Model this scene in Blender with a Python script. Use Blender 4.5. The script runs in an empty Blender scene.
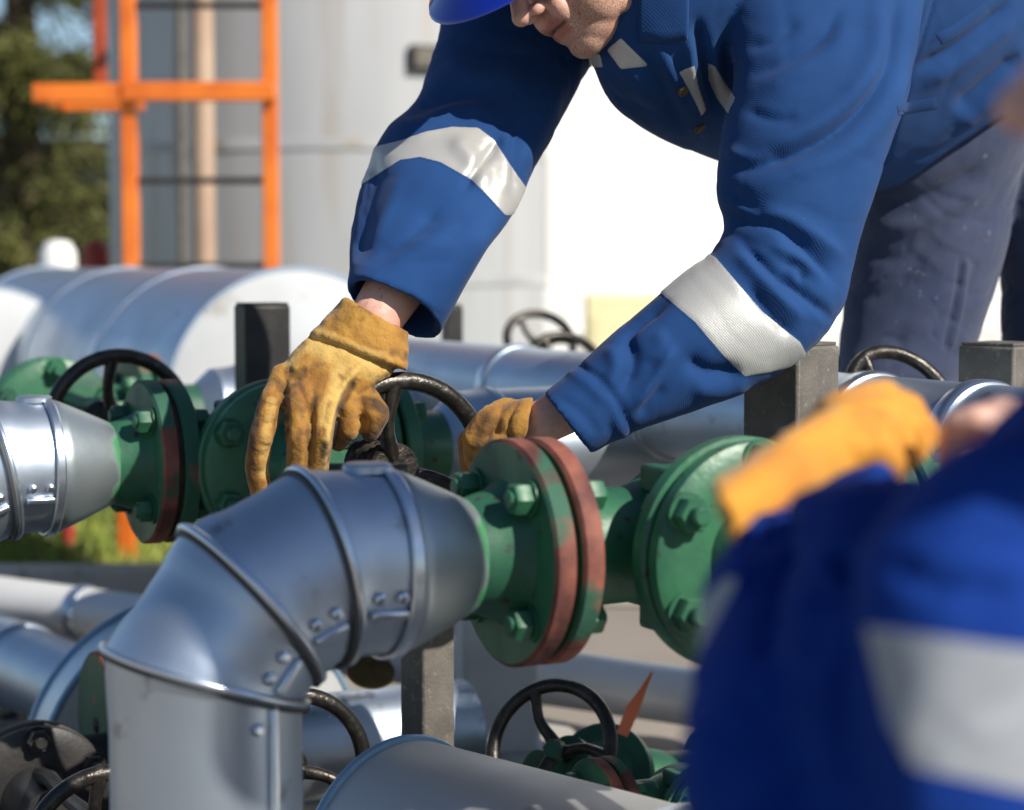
import bpy, bmesh, math, random
import numpy as np
from mathutils import Vector, Matrix, Euler
R = math.radians
random.seed(7); rng = np.random.default_rng(7)
sc = bpy.context.scene
COL = sc.collection

# ------------------------------------------------------------------ camera
FPX = 1991.0                     # 70 mm lens on a 36 mm wide frame of 1024 px
CAMZ = 0.88; PITCH = R(4.0)
FWD = np.array([0, math.cos(PITCH), -math.sin(PITCH)])
UPV = np.array([0, math.sin(PITCH), math.cos(PITCH)])
CPOS = np.array([0, 0, CAMZ])
def P(px, py, d):
    return CPOS + np.array([(px-512)/FPX*d, 0, 0]) + FWD*d + UPV*((405-py)/FPX*d)
def proj(v):                     # world (n,3) -> px, py, depth
    q = v - CPOS
    d = q @ FWD
    return 512+q[:, 0]/d*FPX, 405-(q @ UPV)/d*FPX, d
cam = bpy.data.cameras.new('camera'); co = bpy.data.objects.new('camera', cam); COL.objects.link(co)
co.location = (0, 0, CAMZ); co.rotation_euler = (R(90)-PITCH, 0, 0)
cam.lens = 70; cam.sensor_width = 36; cam.clip_end = 500; cam.clip_start = .05
cam.dof.use_dof = True; cam.dof.focus_distance = 2.36; cam.dof.aperture_fstop = 3.4
sc.camera = co

# ------------------------------------------------------------------ materials
def mat(name, c1, rough=.5, metal=0., c2=None, scale=8, lo=.42, hi=.6, bump=0., bscale=60, rough2=None, spec=.5,
        c3=None, scale3=30, lo3=.62, hi3=.68, stretch=None, sheen=0., coat=0., sub=0.):
    m = bpy.data.materials.new(name); m.use_nodes = True
    nt = m.node_tree; N = nt.nodes; L = nt.links
    b = N['Principled BSDF']; tc = N.new('ShaderNodeTexCoord'); oi = N.new('ShaderNodeObjectInfo')
    va = N.new('ShaderNodeVectorMath'); va.operation = 'MULTIPLY_ADD'
    va.inputs[1].default_value = stretch or (1, 1, 1)
    mu = N.new('ShaderNodeMath'); mu.operation = 'MULTIPLY'; mu.inputs[1].default_value = 37.
    L.new(oi.outputs['Random'], mu.inputs[0]); L.new(tc.outputs['Object'], va.inputs[0]); L.new(mu.outputs[0], va.inputs[2])
    vec = va.outputs[0]
    def noise(s, det=5):
        n = N.new('ShaderNodeTexNoise'); n.inputs['Scale'].default_value = s; n.inputs['Detail'].default_value = det
        L.new(vec, n.inputs['Vector']); return n.outputs['Fac']
    def rmp(src, a, c):
        r = N.new('ShaderNodeMapRange'); r.inputs['From Min'].default_value = a; r.inputs['From Max'].default_value = c
        r.clamp = True; L.new(src, r.inputs['Value']); return r.outputs[0]
    def mix(f, a, c):
        x = N.new('ShaderNodeMix'); x.data_type = 'RGBA'; L.new(f, x.inputs[0])
        for k, v in ((6, a), (7, c)):
            if isinstance(v, tuple): x.inputs[k].default_value = (*v, 1)
            else: L.new(v, x.inputs[k])
        return x.outputs[2]
    colr = c1
    if c2:
        f = rmp(noise(scale), lo, hi); colr = mix(f, c1, c2)
        if rough2 is not None:
            rr = N.new('ShaderNodeMapRange'); rr.inputs['To Min'].default_value = rough; rr.inputs['To Max'].default_value = rough2
            L.new(f, rr.inputs['Value']); L.new(rr.outputs[0], b.inputs['Roughness'])
    if c3:
        f3 = rmp(noise(scale3, 8), lo3, hi3); colr = mix(f3, colr, c3)
    if isinstance(colr, tuple): b.inputs['Base Color'].default_value = (*colr, 1)
    else: L.new(colr, b.inputs['Base Color'])
    if rough2 is None or not c2: b.inputs['Roughness'].default_value = rough
    b.inputs['Metallic'].default_value = metal; b.inputs['Specular IOR Level'].default_value = spec
    b.inputs['Sheen Weight'].default_value = sheen; b.inputs['Coat Weight'].default_value = coat
    if sub: b.inputs['Subsurface Weight'].default_value = sub; b.inputs['Subsurface Scale'].default_value = .006; b.inputs['Subsurface Radius'].default_value = (1, .35, .2)
    if bump:
        bn = N.new('ShaderNodeBump'); bn.inputs['Strength'].default_value = bump; bn.inputs['Distance'].default_value = .002
        L.new(noise(bscale, 6), bn.inputs['Height']); L.new(bn.outputs[0], b.inputs['Normal'])
    m['_vec'] = 0
    return m
def add_attr_mix(m, attr, color, lo=-.5, hi=.5, rough=None, metal=None, sheen=None):
    """blend a second colour into a material where the mesh attribute (signed, in pixels or mm) is above zero"""
    nt = m.node_tree; N = nt.nodes; L = nt.links; b = N['Principled BSDF']
    a = N.new('ShaderNodeAttribute'); a.attribute_name = attr
    r = N.new('ShaderNodeMapRange'); r.inputs['From Min'].default_value = lo; r.inputs['From Max'].default_value = hi; r.clamp = True
    L.new(a.outputs['Fac'], r.inputs['Value'])
    x = N.new('ShaderNodeMix'); x.data_type = 'RGBA'; L.new(r.outputs[0], x.inputs[0])
    s = b.inputs['Base Color']
    if s.is_linked: L.new(s.links[0].from_socket, x.inputs[6])
    else: x.inputs[6].default_value = s.default_value
    x.inputs[7].default_value = (*color, 1); L.new(x.outputs[2], s)
    for nm, v in (('Roughness', rough), ('Metallic', metal)):
        if v is not None:
            rr = N.new('ShaderNodeMix'); L.new(r.outputs[0], rr.inputs[0]); s = b.inputs[nm]
            if s.is_linked: L.new(s.links[0].from_socket, rr.inputs[2])
            else: rr.inputs[2].default_value = s.default_value
            rr.inputs[3].default_value = v; L.new(rr.outputs[0], s)

M = {}
M['clad'] = mat('aluminium_cladding', (.56, .645, .745), .40, .93, (.45, .52, .61), 5, .35, .7, .12, 40, .5, c3=(.27, .29, .31), scale3=16, lo3=.64, hi3=.72)
M['clad_dull'] = mat('dull_aluminium_cladding', (.58, .58, .57), .5, .75, (.5, .5, .49), 5, .35, .7, .12, 30, .6, c3=(.3, .29, .27), scale3=18, lo3=.66, hi3=.78)
M['cone'] = mat('pale_sprayed_cone', (.40, .45, .47), .42, .75, (.34, .39, .42), 9, bump=.15)
M['shadow_line'] = mat('dark_shadow_line', (.05, .055, .06), .6)
M['bead'] = mat('band_metal', (.68, .75, .83), .30, .94, (.56, .62, .7), 12, bump=.1)
M['green'] = mat('green_paint', (.034, .155, .075), .40, 0, (.014, .080, .048), 9, .4, .65, .35, 90, .55, c3=(.035, .03, .022), scale3=42, lo3=.645, hi3=.69)
M['green_worn'] = mat('worn_green_paint', (.033, .150, .074), .44, 0, (.014, .082, .05), 9, .4, .65, .4, 80, .55, c3=(.34, .12, .075), scale3=11, lo3=.56, hi3=.66)
M['rim'] = mat('red_primer_rim', (.32, .105, .068), .70, 0, (.085, .026, .022), 12, .36, .58, .5, 90, .75, c3=(.022, .10, .06), scale3=9, lo3=.52, hi3=.58)
M['gasket'] = mat('gasket_rust', (.10, .035, .025), .8, 0, (.05, .02, .02), 30, bump=.4)
M['black_metal'] = mat('worn_black_iron', (.05, .046, .042), .32, .75, (.09, .08, .07), 40, .5, .7, .6, 130, .5, c3=(.16, .13, .10), scale3=50, lo3=.66, hi3=.74)
M['steel'] = mat('dark_primer_steel', (.115, .105, .092), .62, .2, (.165, .15, .13), 25, .4, .65, .5, 220, .7, c3=(.25, .225, .19), scale3=90, lo3=.6, hi3=.72)
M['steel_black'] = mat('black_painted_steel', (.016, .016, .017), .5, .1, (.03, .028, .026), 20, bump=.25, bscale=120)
M['collar'] = mat('greasy_thread_iron', (.07, .06, .05), .5, .7, (.02, .018, .016), 70, bump=1., bscale=160)
M['orange'] = mat('orange_paint', (.80, .20, .02), .4, 0, (.66, .14, .015), 6, bump=.1)
M['orange_dark'] = mat('weathered_orange_paint', (.42, .07, .02), .5, 0, (.3, .05, .02), 6)
M['tank'] = mat('pale_grey_tank_sheet', (.52, .53, .54), .45, .25, (.36, .37, .385), 2.2, .35, .68, .05, 8, .55, c3=(.40, .36, .32), scale3=7, lo3=.56, hi3=.72, stretch=(1, 1, .12))
M['white_wall'] = mat('white_render', (.82, .82, .80), .8, 0, (.78, .78, .76), 1.5)
M['concrete'] = mat('pale_concrete', (.46, .43, .39), .9, 0, (.36, .33, .30), 3, .35, .65, .5, 40, c3=(.24, .21, .18), scale3=14, lo3=.6, hi3=.75)
M['white_pier'] = mat('whitewashed_pier', (.66, .65, .64), .85, 0, (.52, .51, .5), 5, .45, .7, .4, 40)
M['ground'] = mat('pale_yard_concrete', (.30, .265, .225), .92, 0, (.22, .19, .16), 1.2, .35, .65, .5, 30, c3=(.15, .12, .09), scale3=5, lo3=.58, hi3=.72)
M['soil'] = mat('lawn_soil', (.09, .12, .03), .95, 0, (.13, .15, .04), 6)
M['grass'] = mat('grass_blades', (.20, .28, .035), .7, 0, (.30, .33, .06), 4)
M['sunlit_clad'] = mat('sunlit_white_cladding', (.74, .74, .73), .4, .15, (.66, .66, .65), 4)  # cladding whitened in colour, standing in for sunlight on the silver
M['plate'] = mat('pale_end_plate', (.52, .54, .55), .5, .15, (.45, .47, .48), 4, bump=.1, c3=(.36, .35, .33), scale3=9, lo3=.6, hi3=.72)
M['yellow'] = mat('yellow_paint', (.84, .76, .47), .55, 0, (.80, .72, .42), 6)
M['skin'] = mat('skin', (.68, .41, .32), .48, 0, (.62, .33, .26), 40, .4, .65, .25, 420, .55, c3=(.46, .2, .15), scale3=160, lo3=.62, hi3=.75, sub=.12)
M['blue'] = mat('blue_workwear_twill', (.0072, .042, .150), .85, 0, (.0125, .058, .188), 9, .36, .66, .16, 520, sheen=.06, spec=.2,
                c3=(.16, .20, .30), scale3=120, lo3=.745, hi3=.80)
M['blue2'] = mat('royal_blue_workwear', (.0035, .030, .205), .85, 0, (.005, .037, .235), 9, .4, .62, .3, 700, spec=.15)
M['trouser'] = mat('faded_blue_grey_trousers', (.030, .043, .092), .85, 0, (.044, .057, .108), 11, .4, .65, .4, 800, sheen=.2, spec=.2, c3=(.10, .105, .15), scale3=60, lo3=.66, hi3=.74)
M['leather'] = mat('ochre_suede', (.42, .212, .030), .78, 0, (.27, .118, .018), 22, .38, .62, .55, 260, .85, sheen=.15, c3=(.15, .07, .02), scale3=60, lo3=.60, hi3=.76)
M['leather2'] = mat('orange_suede', (.66, .29, .02), .75, 0, (.55, .22, .018), 18, .4, .65, .4, 200, sheen=.2)
M['dome'] = mat('blue_helmet_plastic', (.006, .03, .42), .16, 0, (.006, .028, .40), 3, spec=.5, coat=.4)
M['eye'] = mat('eye_white', (.75, .72, .68), .2)
M['hair'] = mat('short_brown_hair', (.09, .055, .03), .7, 0, (.05, .03, .02), 90, bump=.8, bscale=300)
M['needle'] = mat('conifer_needles', (.075, .085, .018), .75, 0, (.13, .13, .03), 1.2, .4, .6)
M['bark'] = mat('conifer_bark', (.09, .06, .04), .9, 0, (.05, .035, .025), 12, bump=.6)
M['tan'] = mat('tan_drain_paint', (.50, .36, .26), .55, 0, (.42, .28, .2), 3)
M['tag'] = mat('dull_brass_tag', (.16, .12, .05), .55, .5, (.09, .07, .04), 30, bump=.3)
M['red'] = mat('red_paint', (.40, .04, .03), .5, 0, (.3, .03, .02), 5)
M['ribbon'] = mat('orange_ribbon', (.75, .17, .06), .6, 0, (.6, .12, .04), 10)
M['band_blue'] = mat('blue_edged_clad_rim', (.22, .38, .55), .4, .5, (.3, .42, .55), 10)
add_attr_mix(M['blue'], 'stripe', (.47, .47, .455), -.4, .4, rough=.42, metal=.35)
add_attr_mix(M['blue'], 'seam', (.010, .035, .13), .2, .8)
add_attr_mix(M['blue2'], 'stripe', (.30, .325, .36), -.4, .4, rough=.5)
add_attr_mix(M['leather'], 'pale', (.56, .36, .10), 0, 1)
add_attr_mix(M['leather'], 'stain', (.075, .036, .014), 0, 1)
add_attr_mix(M['cone'], 'over', (.05, .24, .10), 0, 1, rough=.45, metal=0.)
add_attr_mix(M['skin'], 'lip', (.45, .15, .12), 0, 1)
add_attr_mix(M['skin'], 'mouthline', (.10, .025, .02), 0, 1)

def twill(m, period=.0032, k=.22):
    nt = m.node_tree; N = nt.nodes; L = nt.links; b = N['Principled BSDF']; tc = N.new('ShaderNodeTexCoord')
    wv = N.new('ShaderNodeTexWave'); wv.wave_type = 'BANDS'; wv.bands_direction = 'DIAGONAL'; wv.inputs['Scale'].default_value = .314/period/1.2; wv.inputs['Distortion'].default_value = 2.; wv.inputs['Detail'].default_value = 2.; wv.inputs['Detail Scale'].default_value = .25
    L.new(tc.outputs['Object'], wv.inputs['Vector'])
    bn = N.new('ShaderNodeBump'); bn.inputs['Strength'].default_value = k; bn.inputs['Distance'].default_value = .001; L.new(wv.outputs['Fac'], bn.inputs['Height'])
    s = b.inputs['Normal']; L.new(s.links[0].from_socket, bn.inputs['Normal']); L.new(bn.outputs[0], s)
twill(M['blue'], .0016, .13); twill(M['trouser'], .0017, .10)
def beard(m):
    nt = m.node_tree; N = nt.nodes; L = nt.links; b = N['Principled BSDF']
    a = N.new('ShaderNodeAttribute'); a.attribute_name = 'beard'
    tc = N.new('ShaderNodeTexCoord'); n = N.new('ShaderNodeTexNoise'); n.inputs['Scale'].default_value = 700; n.inputs['Detail'].default_value = 3
    L.new(tc.outputs['Object'], n.inputs['Vector'])
    r = N.new('ShaderNodeMapRange'); r.inputs['From Min'].default_value = .36; r.inputs['From Max'].default_value = .62; r.clamp = True
    L.new(n.outputs['Fac'], r.inputs['Value'])
    mu = N.new('ShaderNodeMath'); mu.operation = 'MULTIPLY'; L.new(r.outputs[0], mu.inputs[0]); L.new(a.outputs['Fac'], mu.inputs[1])
    mu2 = N.new('ShaderNodeMath'); mu2.operation = 'MULTIPLY'; mu2.inputs[1].default_value = .78; L.new(mu.outputs[0], mu2.inputs[0])
    x = N.new('ShaderNodeMix'); x.data_type = 'RGBA'; L.new(mu2.outputs[0], x.inputs[0]); s = b.inputs['Base Color']
    L.new(s.links[0].from_socket, x.inputs[6]); x.inputs[7].default_value = (.20, .115, .06, 1); L.new(x.outputs[2], s)
beard(M['skin'])

# ------------------------------------------------------------------ mesh builder
class MB:
    def __init__(s): s.v = []; s.f = []
    def add(s, vs, fs):
        o = len(s.v); s.v += [tuple(map(float, p)) for p in vs]; s.f += [tuple(i+o for i in f) for f in fs]; return s
    def box(s, c, size, rot=None):
        x, y, z = (k/2 for k in size)
        vs = [Vector((a*x, b*y, e*z)) for a in (-1, 1) for b in (-1, 1) for e in (-1, 1)]
        if rot is not None: vs = [rot @ v for v in vs]
        c = Vector(c)
        return s.add([v+c for v in vs], [(0, 1, 3, 2), (4, 6, 7, 5), (0, 4, 5, 1), (2, 3, 7, 6), (0, 2, 6, 4), (1, 5, 7, 3)])
    def rings(s, rings, cap=True, closed=False):
        n = len(rings[0]); vs = [p for r in rings for p in r]; fs = []
        m = len(rings)
        for i in range(m if closed else m-1):
            a = i*n; b = ((i+1) % m)*n
            for j in range(n):
                k = (j+1) % n
                fs.append((a+j, a+k, b+k, b+j))
        if cap and not closed:
            fs.append(tuple(range(n-1, -1, -1))); fs.append(tuple((m-1)*n+j for j in range(n)))
        return s.add(vs, fs)
    def lathe(s, prof, o=(0, 0, 0), ax=(1, 0, 0), n=40, cap=True, closed=False):
        ax = Vector(ax).normalized(); t = Vector((0, 0, 1)) if abs(ax.z) < .9 else Vector((1, 0, 0))
        e1 = ax.cross(t).normalized(); e2 = ax.cross(e1).normalized(); o = Vector(o)
        rs = []
        for a, r in prof:
            rs.append([o+ax*a+e1*(r*math.cos(2*math.pi*j/n))+e2*(r*math.sin(2*math.pi*j/n)) for j in range(n)])
        return s.rings(rs, cap, closed)
    def tube(s, pts, r, n=14, closed=False, cap=True):
        pts = [Vector(p) for p in pts]; m = len(pts); rr = r if isinstance(r, (list, tuple)) else [r]*m
        rs = []; ref = None
        for i in range(m):
            a = pts[(i-1) % m] if (closed or i > 0) else pts[i]; b = pts[(i+1) % m] if (closed or i < m-1) else pts[i]
            t = (b-a).normalized()
            if ref is None: ref = t.orthogonal().normalized()
            e1 = (ref-t*ref.dot(t)).normalized(); ref = e1; e2 = t.cross(e1)
            rs.append([pts[i]+e1*(rr[i]*math.cos(2*math.pi*j/n))+e2*(rr[i]*math.sin(2*math.pi*j/n)) for j in range(n)])
        return s.rings(rs, cap, closed)
    def sphere(s, c, r, n=16, rot=None):
        if not isinstance(r, (tuple, list)): r = (r, r, r)
        vs = []; fs = []; m = n//2
        for i in range(1, m):
            ph = math.pi*i/m
            for j in range(n):
                th = 2*math.pi*j/n
                vs.append(Vector((r[0]*math.sin(ph)*math.cos(th), r[1]*math.sin(ph)*math.sin(th), r[2]*math.cos(ph))))
        vs += [Vector((0, 0, r[2])), Vector((0, 0, -r[2]))]
        if rot is not None: vs = [rot @ v for v in vs]
        for i in range(m-2):
            for j in range(n):
                k = (j+1) % n; fs.append((i*n+j, (i+1)*n+j, (i+1)*n+k, i*n+k))
        T = (m-1)*n
        for j in range(n):
            k = (j+1) % n; fs.append((T, j, k)); fs.append((T+1, (m-2)*n+k, (m-2)*n+j))
        c = Vector(c)
        return s.add([v+c for v in vs], fs)
    def caps(s, pts, rad, n=14):          # chain of tapered capsules, one closed piece per bone
        for (a, ra), (b, rb) in zip(list(zip(pts, rad))[:-1], list(zip(pts, rad))[1:]):
            a = Vector(a); b = Vector(b); s.sphere(a, ra, n); s.sphere(b, rb, n); s.tube([a, b], [ra, rb], n)
        return s
    def hexa(s, o, ax, r, h):
        return s.lathe([(0, r*.96), (.1*h, r), (.85*h, r), (h, r*.9)], o, ax, 6)
    def build(s, name, m, parent=None, smooth=True, ang=35, bevel=0., local=False, seg=2):
        me = bpy.data.meshes.new(name); me.from_pydata(s.v, [], s.f)
        bm = bmesh.new(); bm.from_mesh(me); bmesh.ops.recalc_face_normals(bm, faces=bm.faces)
        for e in bm.edges:
            if len(e.link_faces) == 2: e.smooth = e.calc_face_angle(3.) < R(ang)
        for f in bm.faces: f.smooth = smooth
        bm.to_mesh(me); bm.free()
        me.materials.append(m)
        o = bpy.data.objects.new(name, me); COL.objects.link(o)
        if bevel:
            b = o.modifiers.new('bevel', 'BEVEL'); b.width = bevel; b.segments = seg; b.limit_method = 'ANGLE'; b.angle_limit = R(40)
        attach(o, parent, local); return o
def attach(o, parent, local=False):
    if parent is None: return
    o.parent = parent
    if local: return
    r = parent
    while r.parent is not None: r = r.parent
    if parent is r: o.matrix_parent_inverse = Matrix.Translation(-Vector(r.location)) if r.type == 'EMPTY' else Matrix.Identity(4)
def tag(o, label=None, cat=None, group=None, kind=None):
    for k, v in (('label', label), ('category', cat), ('group', group), ('kind', kind)):
        if v: o[k] = v
    return o
def thing(name, label, cat, loc=(0, 0, 0), rz=0., group=None):
    o = bpy.data.objects.new(name, None); COL.objects.link(o); o.location = loc; o.rotation_euler = (0, 0, rz); o.empty_display_size = .05
    return tag(o, label, cat, group)
def copy_tree(o, parent=None):
    c = o.copy(); COL.objects.link(c); c.parent = parent
    for ch in list(o.children): copy_tree(ch, c)
    return c
def dup(root, loc, rz=None, label=None, scale=1., group=None):
    r = copy_tree(root); r.location = loc
    if rz is not None: r.rotation_euler = (0, 0, rz)
    r.scale = (scale,)*3
    if label: r['label'] = label
    if group: r['group'] = group
    return r

# ------------------------------------------------------------------ world and sun
SH = np.array([.80, -.60]); SH /= np.linalg.norm(SH); ELEV = R(38)
sdir = Vector((SH[0]*math.cos(ELEV), SH[1]*math.cos(ELEV), math.sin(ELEV)))
w = bpy.data.worlds.new('World'); sc.world = w; w.use_nodes = True
nt = w.node_tree; bg = nt.nodes['Background']; sky = nt.nodes.new('ShaderNodeTexSky')
sky.sky_type = 'NISHITA'; sky.sun_disc = False; sky.sun_elevation = ELEV; sky.sun_rotation = math.atan2(sdir.x, sdir.y)
sky.air_density = 1.; sky.dust_density = .3; sky.ozone_density = 3.
nt.links.new(sky.outputs[0], bg.inputs[0]); bg.inputs[1].default_value = .08
sl = bpy.data.lights.new('sun', 'SUN'); sl.energy = 5.0; sl.angle = R(.5); sl.color = (1, .93, .83)
so = bpy.data.objects.new('sun', sl); COL.objects.link(so); so.rotation_euler = sdir.to_track_quat('Z', 'Y').to_euler(); so.location = (3, -3, 5)
sc.view_settings.view_transform = 'Standard'; sc.view_settings.look = 'None'; sc.view_settings.gamma = 1; sc.view_settings.exposure = 0.28
sc.render.engine = 'CYCLES'; sc.cycles.use_denoising = True; sc.cycles.max_bounces = 6

# ------------------------------------------------------------------ frame of the manifold
UA = math.atan2(.45, .89)                    # the branch pipes run right and away
U = Vector((math.cos(UA), math.sin(UA), 0)); W = Vector((math.sin(UA), -math.cos(UA), 0)); Z = Vector((0, 0, 1))

# ------------------------------------------------------------------ remesh helpers for soft bodies
def remesh(mb, voxel, smooth=4, fac=.5):
    me = bpy.data.meshes.new('tmp'); me.from_pydata(mb.v, [], mb.f)
    bm = bmesh.new(); bm.from_mesh(me); bmesh.ops.recalc_face_normals(bm, faces=bm.faces); bm.to_mesh(me); bm.free()
    o = bpy.data.objects.new('tmp', me); COL.objects.link(o)
    r = o.modifiers.new('r', 'REMESH'); r.mode = 'VOXEL'; r.voxel_size = voxel
    if smooth: k = o.modifiers.new('s', 'SMOOTH'); k.iterations = smooth; k.factor = fac
    dg = bpy.context.evaluated_depsgraph_get(); out = bpy.data.meshes.new_from_object(o.evaluated_get(dg))
    bpy.data.objects.remove(o); bpy.data.meshes.remove(me); return out
def get_v(me):
    a = np.empty(len(me.vertices)*3); me.vertices.foreach_get('co', a); return a.reshape(-1, 3)
def set_v(me, v): me.vertices.foreach_set('co', np.ascontiguousarray(v, dtype=np.float64).ravel()); me.update()
def get_n(me):
    a = np.empty(len(me.vertices)*3, dtype=np.float32); me.vertex_normals.foreach_get('vector', a); return a.reshape(-1, 3).astype(float)
def set_attr(me, name, val):
    at = me.attributes.get(name) or me.attributes.new(name, 'FLOAT', 'POINT'); at.data.foreach_set('value', np.ascontiguousarray(val, dtype=np.float32))
def hash3(i, seed):
    x = (i[:, 0]*374761393+i[:, 1]*668265263+i[:, 2]*2147483647+seed*1274126177) & 0xffffffff
    x = ((x ^ (x >> 13))*1274126177) & 0xffffffff
    return ((x ^ (x >> 16)) & 0xffff)/65535.0
def vnoise(p, seed=0):           # smooth value noise in [-1,1]
    i = np.floor(p).astype(np.int64); f = p-i; f = f*f*f*(f*(f*6-15)+10); out = 0
    for dx in (0, 1):
        for dy in (0, 1):
            for dz in (0, 1):
                h = hash3(i+np.array([dx, dy, dz]), seed)
                out = out+h*np.where(dx, f[:, 0], 1-f[:, 0])*np.where(dy, f[:, 1], 1-f[:, 1])*np.where(dz, f[:, 2], 1-f[:, 2])
    return out*2-1
def seg_dist(px, py, line):      # distance to a polyline in the picture and the arc position 0..1
    best = np.full(len(px), 1e9); par = np.zeros(len(px)); pts = np.array(line, float)
    ln = np.r_[0, np.cumsum(np.hypot(*np.diff(pts, axis=0).T))]
    for k in range(len(pts)-1):
        a, b = pts[k], pts[k+1]; d = b-a; L2 = d @ d
        t = np.clip(((px-a[0])*d[0]+(py-a[1])*d[1])/L2, 0, 1)
        q = np.hypot(px-a[0]-t*d[0], py-a[1]-t*d[1]); m = q < best
        best[m] = q[m]; par[m] = (ln[k]+t[m]*(ln[k+1]-ln[k]))/ln[-1]
    return best, par
def smoothline(line, k=4):       # catmull-rom
    p = [np.array(q, float) for q in line]; p = [2*p[0]-p[1]]+p+[2*p[-1]-p[-2]]; out = []
    for i in range(1, len(p)-2):
        for j in range(k):
            t = j/k; a, b, c, d = p[i-1:i+3]
            out.append(.5*((2*b)+(c-a)*t+(2*a-5*b+4*c-d)*t*t+(3*b-a-3*c+d)*t**3))
    out.append(p[-2]); return out
def sculpt(me, strokes):
    """press creases (negative mm) and folds (positive mm) into the side of a cloth that faces the photographer"""
    v = get_v(me); n = get_n(me); px, py, d = proj(v); fac = np.clip(-(n @ FWD)*1.6+.35, 0, 1)
    off = np.zeros(len(v))
    for st in strokes:
        line, amp, wd = st[:3]; dr = st[3] if len(st) > 3 else (0, 99)
        line = smoothline(line); q, t = seg_dist(px, py, line)
        prof = np.exp(-(q/wd)**2) if amp > 0 else np.exp(-(q/wd)**1.45)
        tp = np.clip(np.minimum(t, 1-t)*5+.15, 0, 1) if not (len(st) > 4) else 1
        off += amp*.001*prof*tp*((d > dr[0]) & (d < dr[1]))
    set_v(me, v+n*(off*fac)[:, None])
def relax(me, it=2, f=.5):
    v = get_v(me); e = np.empty(len(me.edges)*2, dtype=np.int64); me.edges.foreach_get('vertices', e); e = e.reshape(-1, 2); n = np.zeros(len(v)); np.add.at(n, e.ravel(), 1)
    for _ in range(it):
        a = np.zeros_like(v); np.add.at(a, e[:, 0], v[e[:, 1]]); np.add.at(a, e[:, 1], v[e[:, 0]]); v = v+(a/n[:, None]-v)*f
    set_v(me, v)
def poly_sd(px, py, poly):       # signed distance (positive inside)
    q, _ = seg_dist(px, py, list(poly)+[poly[0]]); ins = np.zeros(len(px), bool); p = np.array(poly, float)
    for k in range(len(p)):
        a, b = p[k], p[(k+1) % len(p)]
        c = ((a[1] > py) != (b[1] > py)) & (px < (b[0]-a[0])*(py-a[1])/((b[1]-a[1]) or 1e-9)+a[0]); ins ^= c
    return np.where(ins, q, -q)
def sections(secs, k=5):         # (ax, ay, bx, by, depth, half-thickness) -> rings
    s = [np.array(list(q)+[0]*(7-len(q)), float) for q in secs]; return np.array(smoothline(s, k))
def loft(secs, n=36, k=5, pw=2.3):
    rings = []; cen = []
    for ax, ay, bx, by, d, h, ty in sections(secs, k):
        a, b = P(ax, ay, d), P(bx, by, d); c = (a+b)/2; e1 = (b-a)/2; vd = (c-CPOS)/np.linalg.norm(c-CPOS); e2 = vd*h+(P((ax+bx)/2, (ay+by)/2+ty, d)-c)
        r = []
        for j in range(n):
            th = 2*math.pi*j/n; cs, sn = math.cos(th), math.sin(th)
            r.append(c+e1*math.copysign(abs(cs)**(2/pw), cs)+e2*math.copysign(abs(sn)**(2/pw), sn))
        rings.append(r); cen.append(c)
    return rings, np.array(cen)
def path_param(v, cen):          # nearest point on a centre line: distance, metres along it
    best = np.full(len(v), 1e9); par = np.zeros(len(v)); ln = np.r_[0, np.cumsum(np.linalg.norm(np.diff(cen, axis=0), axis=1))]
    for k in range(len(cen)-1):
        a, b = cen[k], cen[k+1]; d = b-a; t = np.clip(((v-a) @ d)/(d @ d), 0, 1)
        q = np.linalg.norm(v-a-t[:, None]*d, axis=1); m = q < best; best[m] = q[m]; par[m] = (ln[k]+t*(ln[k+1]-ln[k]))[m]
    return best, par, ln[-1]
def soft(me, name, m, parent):
    for p in me.polygons: p.use_smooth = True
    me.materials.clear(); me.materials.append(m); me.name = name
    o = bpy.data.objects.new(name, me); COL.objects.link(o); attach(o, parent); return o
# ================================================================== PIPEWORK
def two_mats(o, m2, test):
    o.data.materials.append(m2)
    for p in o.data.polygons:
        if test(p): p.material_index = 1
def mitre_rings(pts, r, n=56):               # pts (x,z); circles cut on the bisecting planes; angle 0 = inside of the bend, 90 = towards local -y
    out = []; m = len(pts)
    for i in range(m):
        di = Vector((pts[i][0]-pts[i-1][0], 0, pts[i][1]-pts[i-1][1])).normalized() if i else None
        do = Vector((pts[i+1][0]-pts[i][0], 0, pts[i+1][1]-pts[i][1])).normalized() if i < m-1 else None
        d = di or do; nn = ((di or do)+(do or di)).normalized()
        e1 = Vector((d.z, 0, -d.x)); c = Vector((pts[i][0], 0, pts[i][1])); ring = []
        for j in range(n):
            th = 2*math.pi*j/n; p = e1*(r*math.cos(th))+Vector((0, -r*math.sin(th), 0))
            p = p-d*(p.dot(nn)/d.dot(nn)); ring.append(c+p)
        out.append(ring)
    return out
XV = -.312
def add_flange(root, m, x0, th, r, rin, faces=True, bolts=None, rim=None, name='flange'):
    f = MB().lathe([(x0, rin), (x0, r-.004), (x0+.003, r), (x0+th-.003, r), (x0+th, r-.004), (x0+th, rin)], n=72, cap=True).build(name, m, root, local=True, ang=30)
    if rim: two_mats(f, rim, lambda p: abs(p.normal.x) < .8 and math.hypot(p.center.y, p.center.z) > r*.9)
    return f
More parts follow.
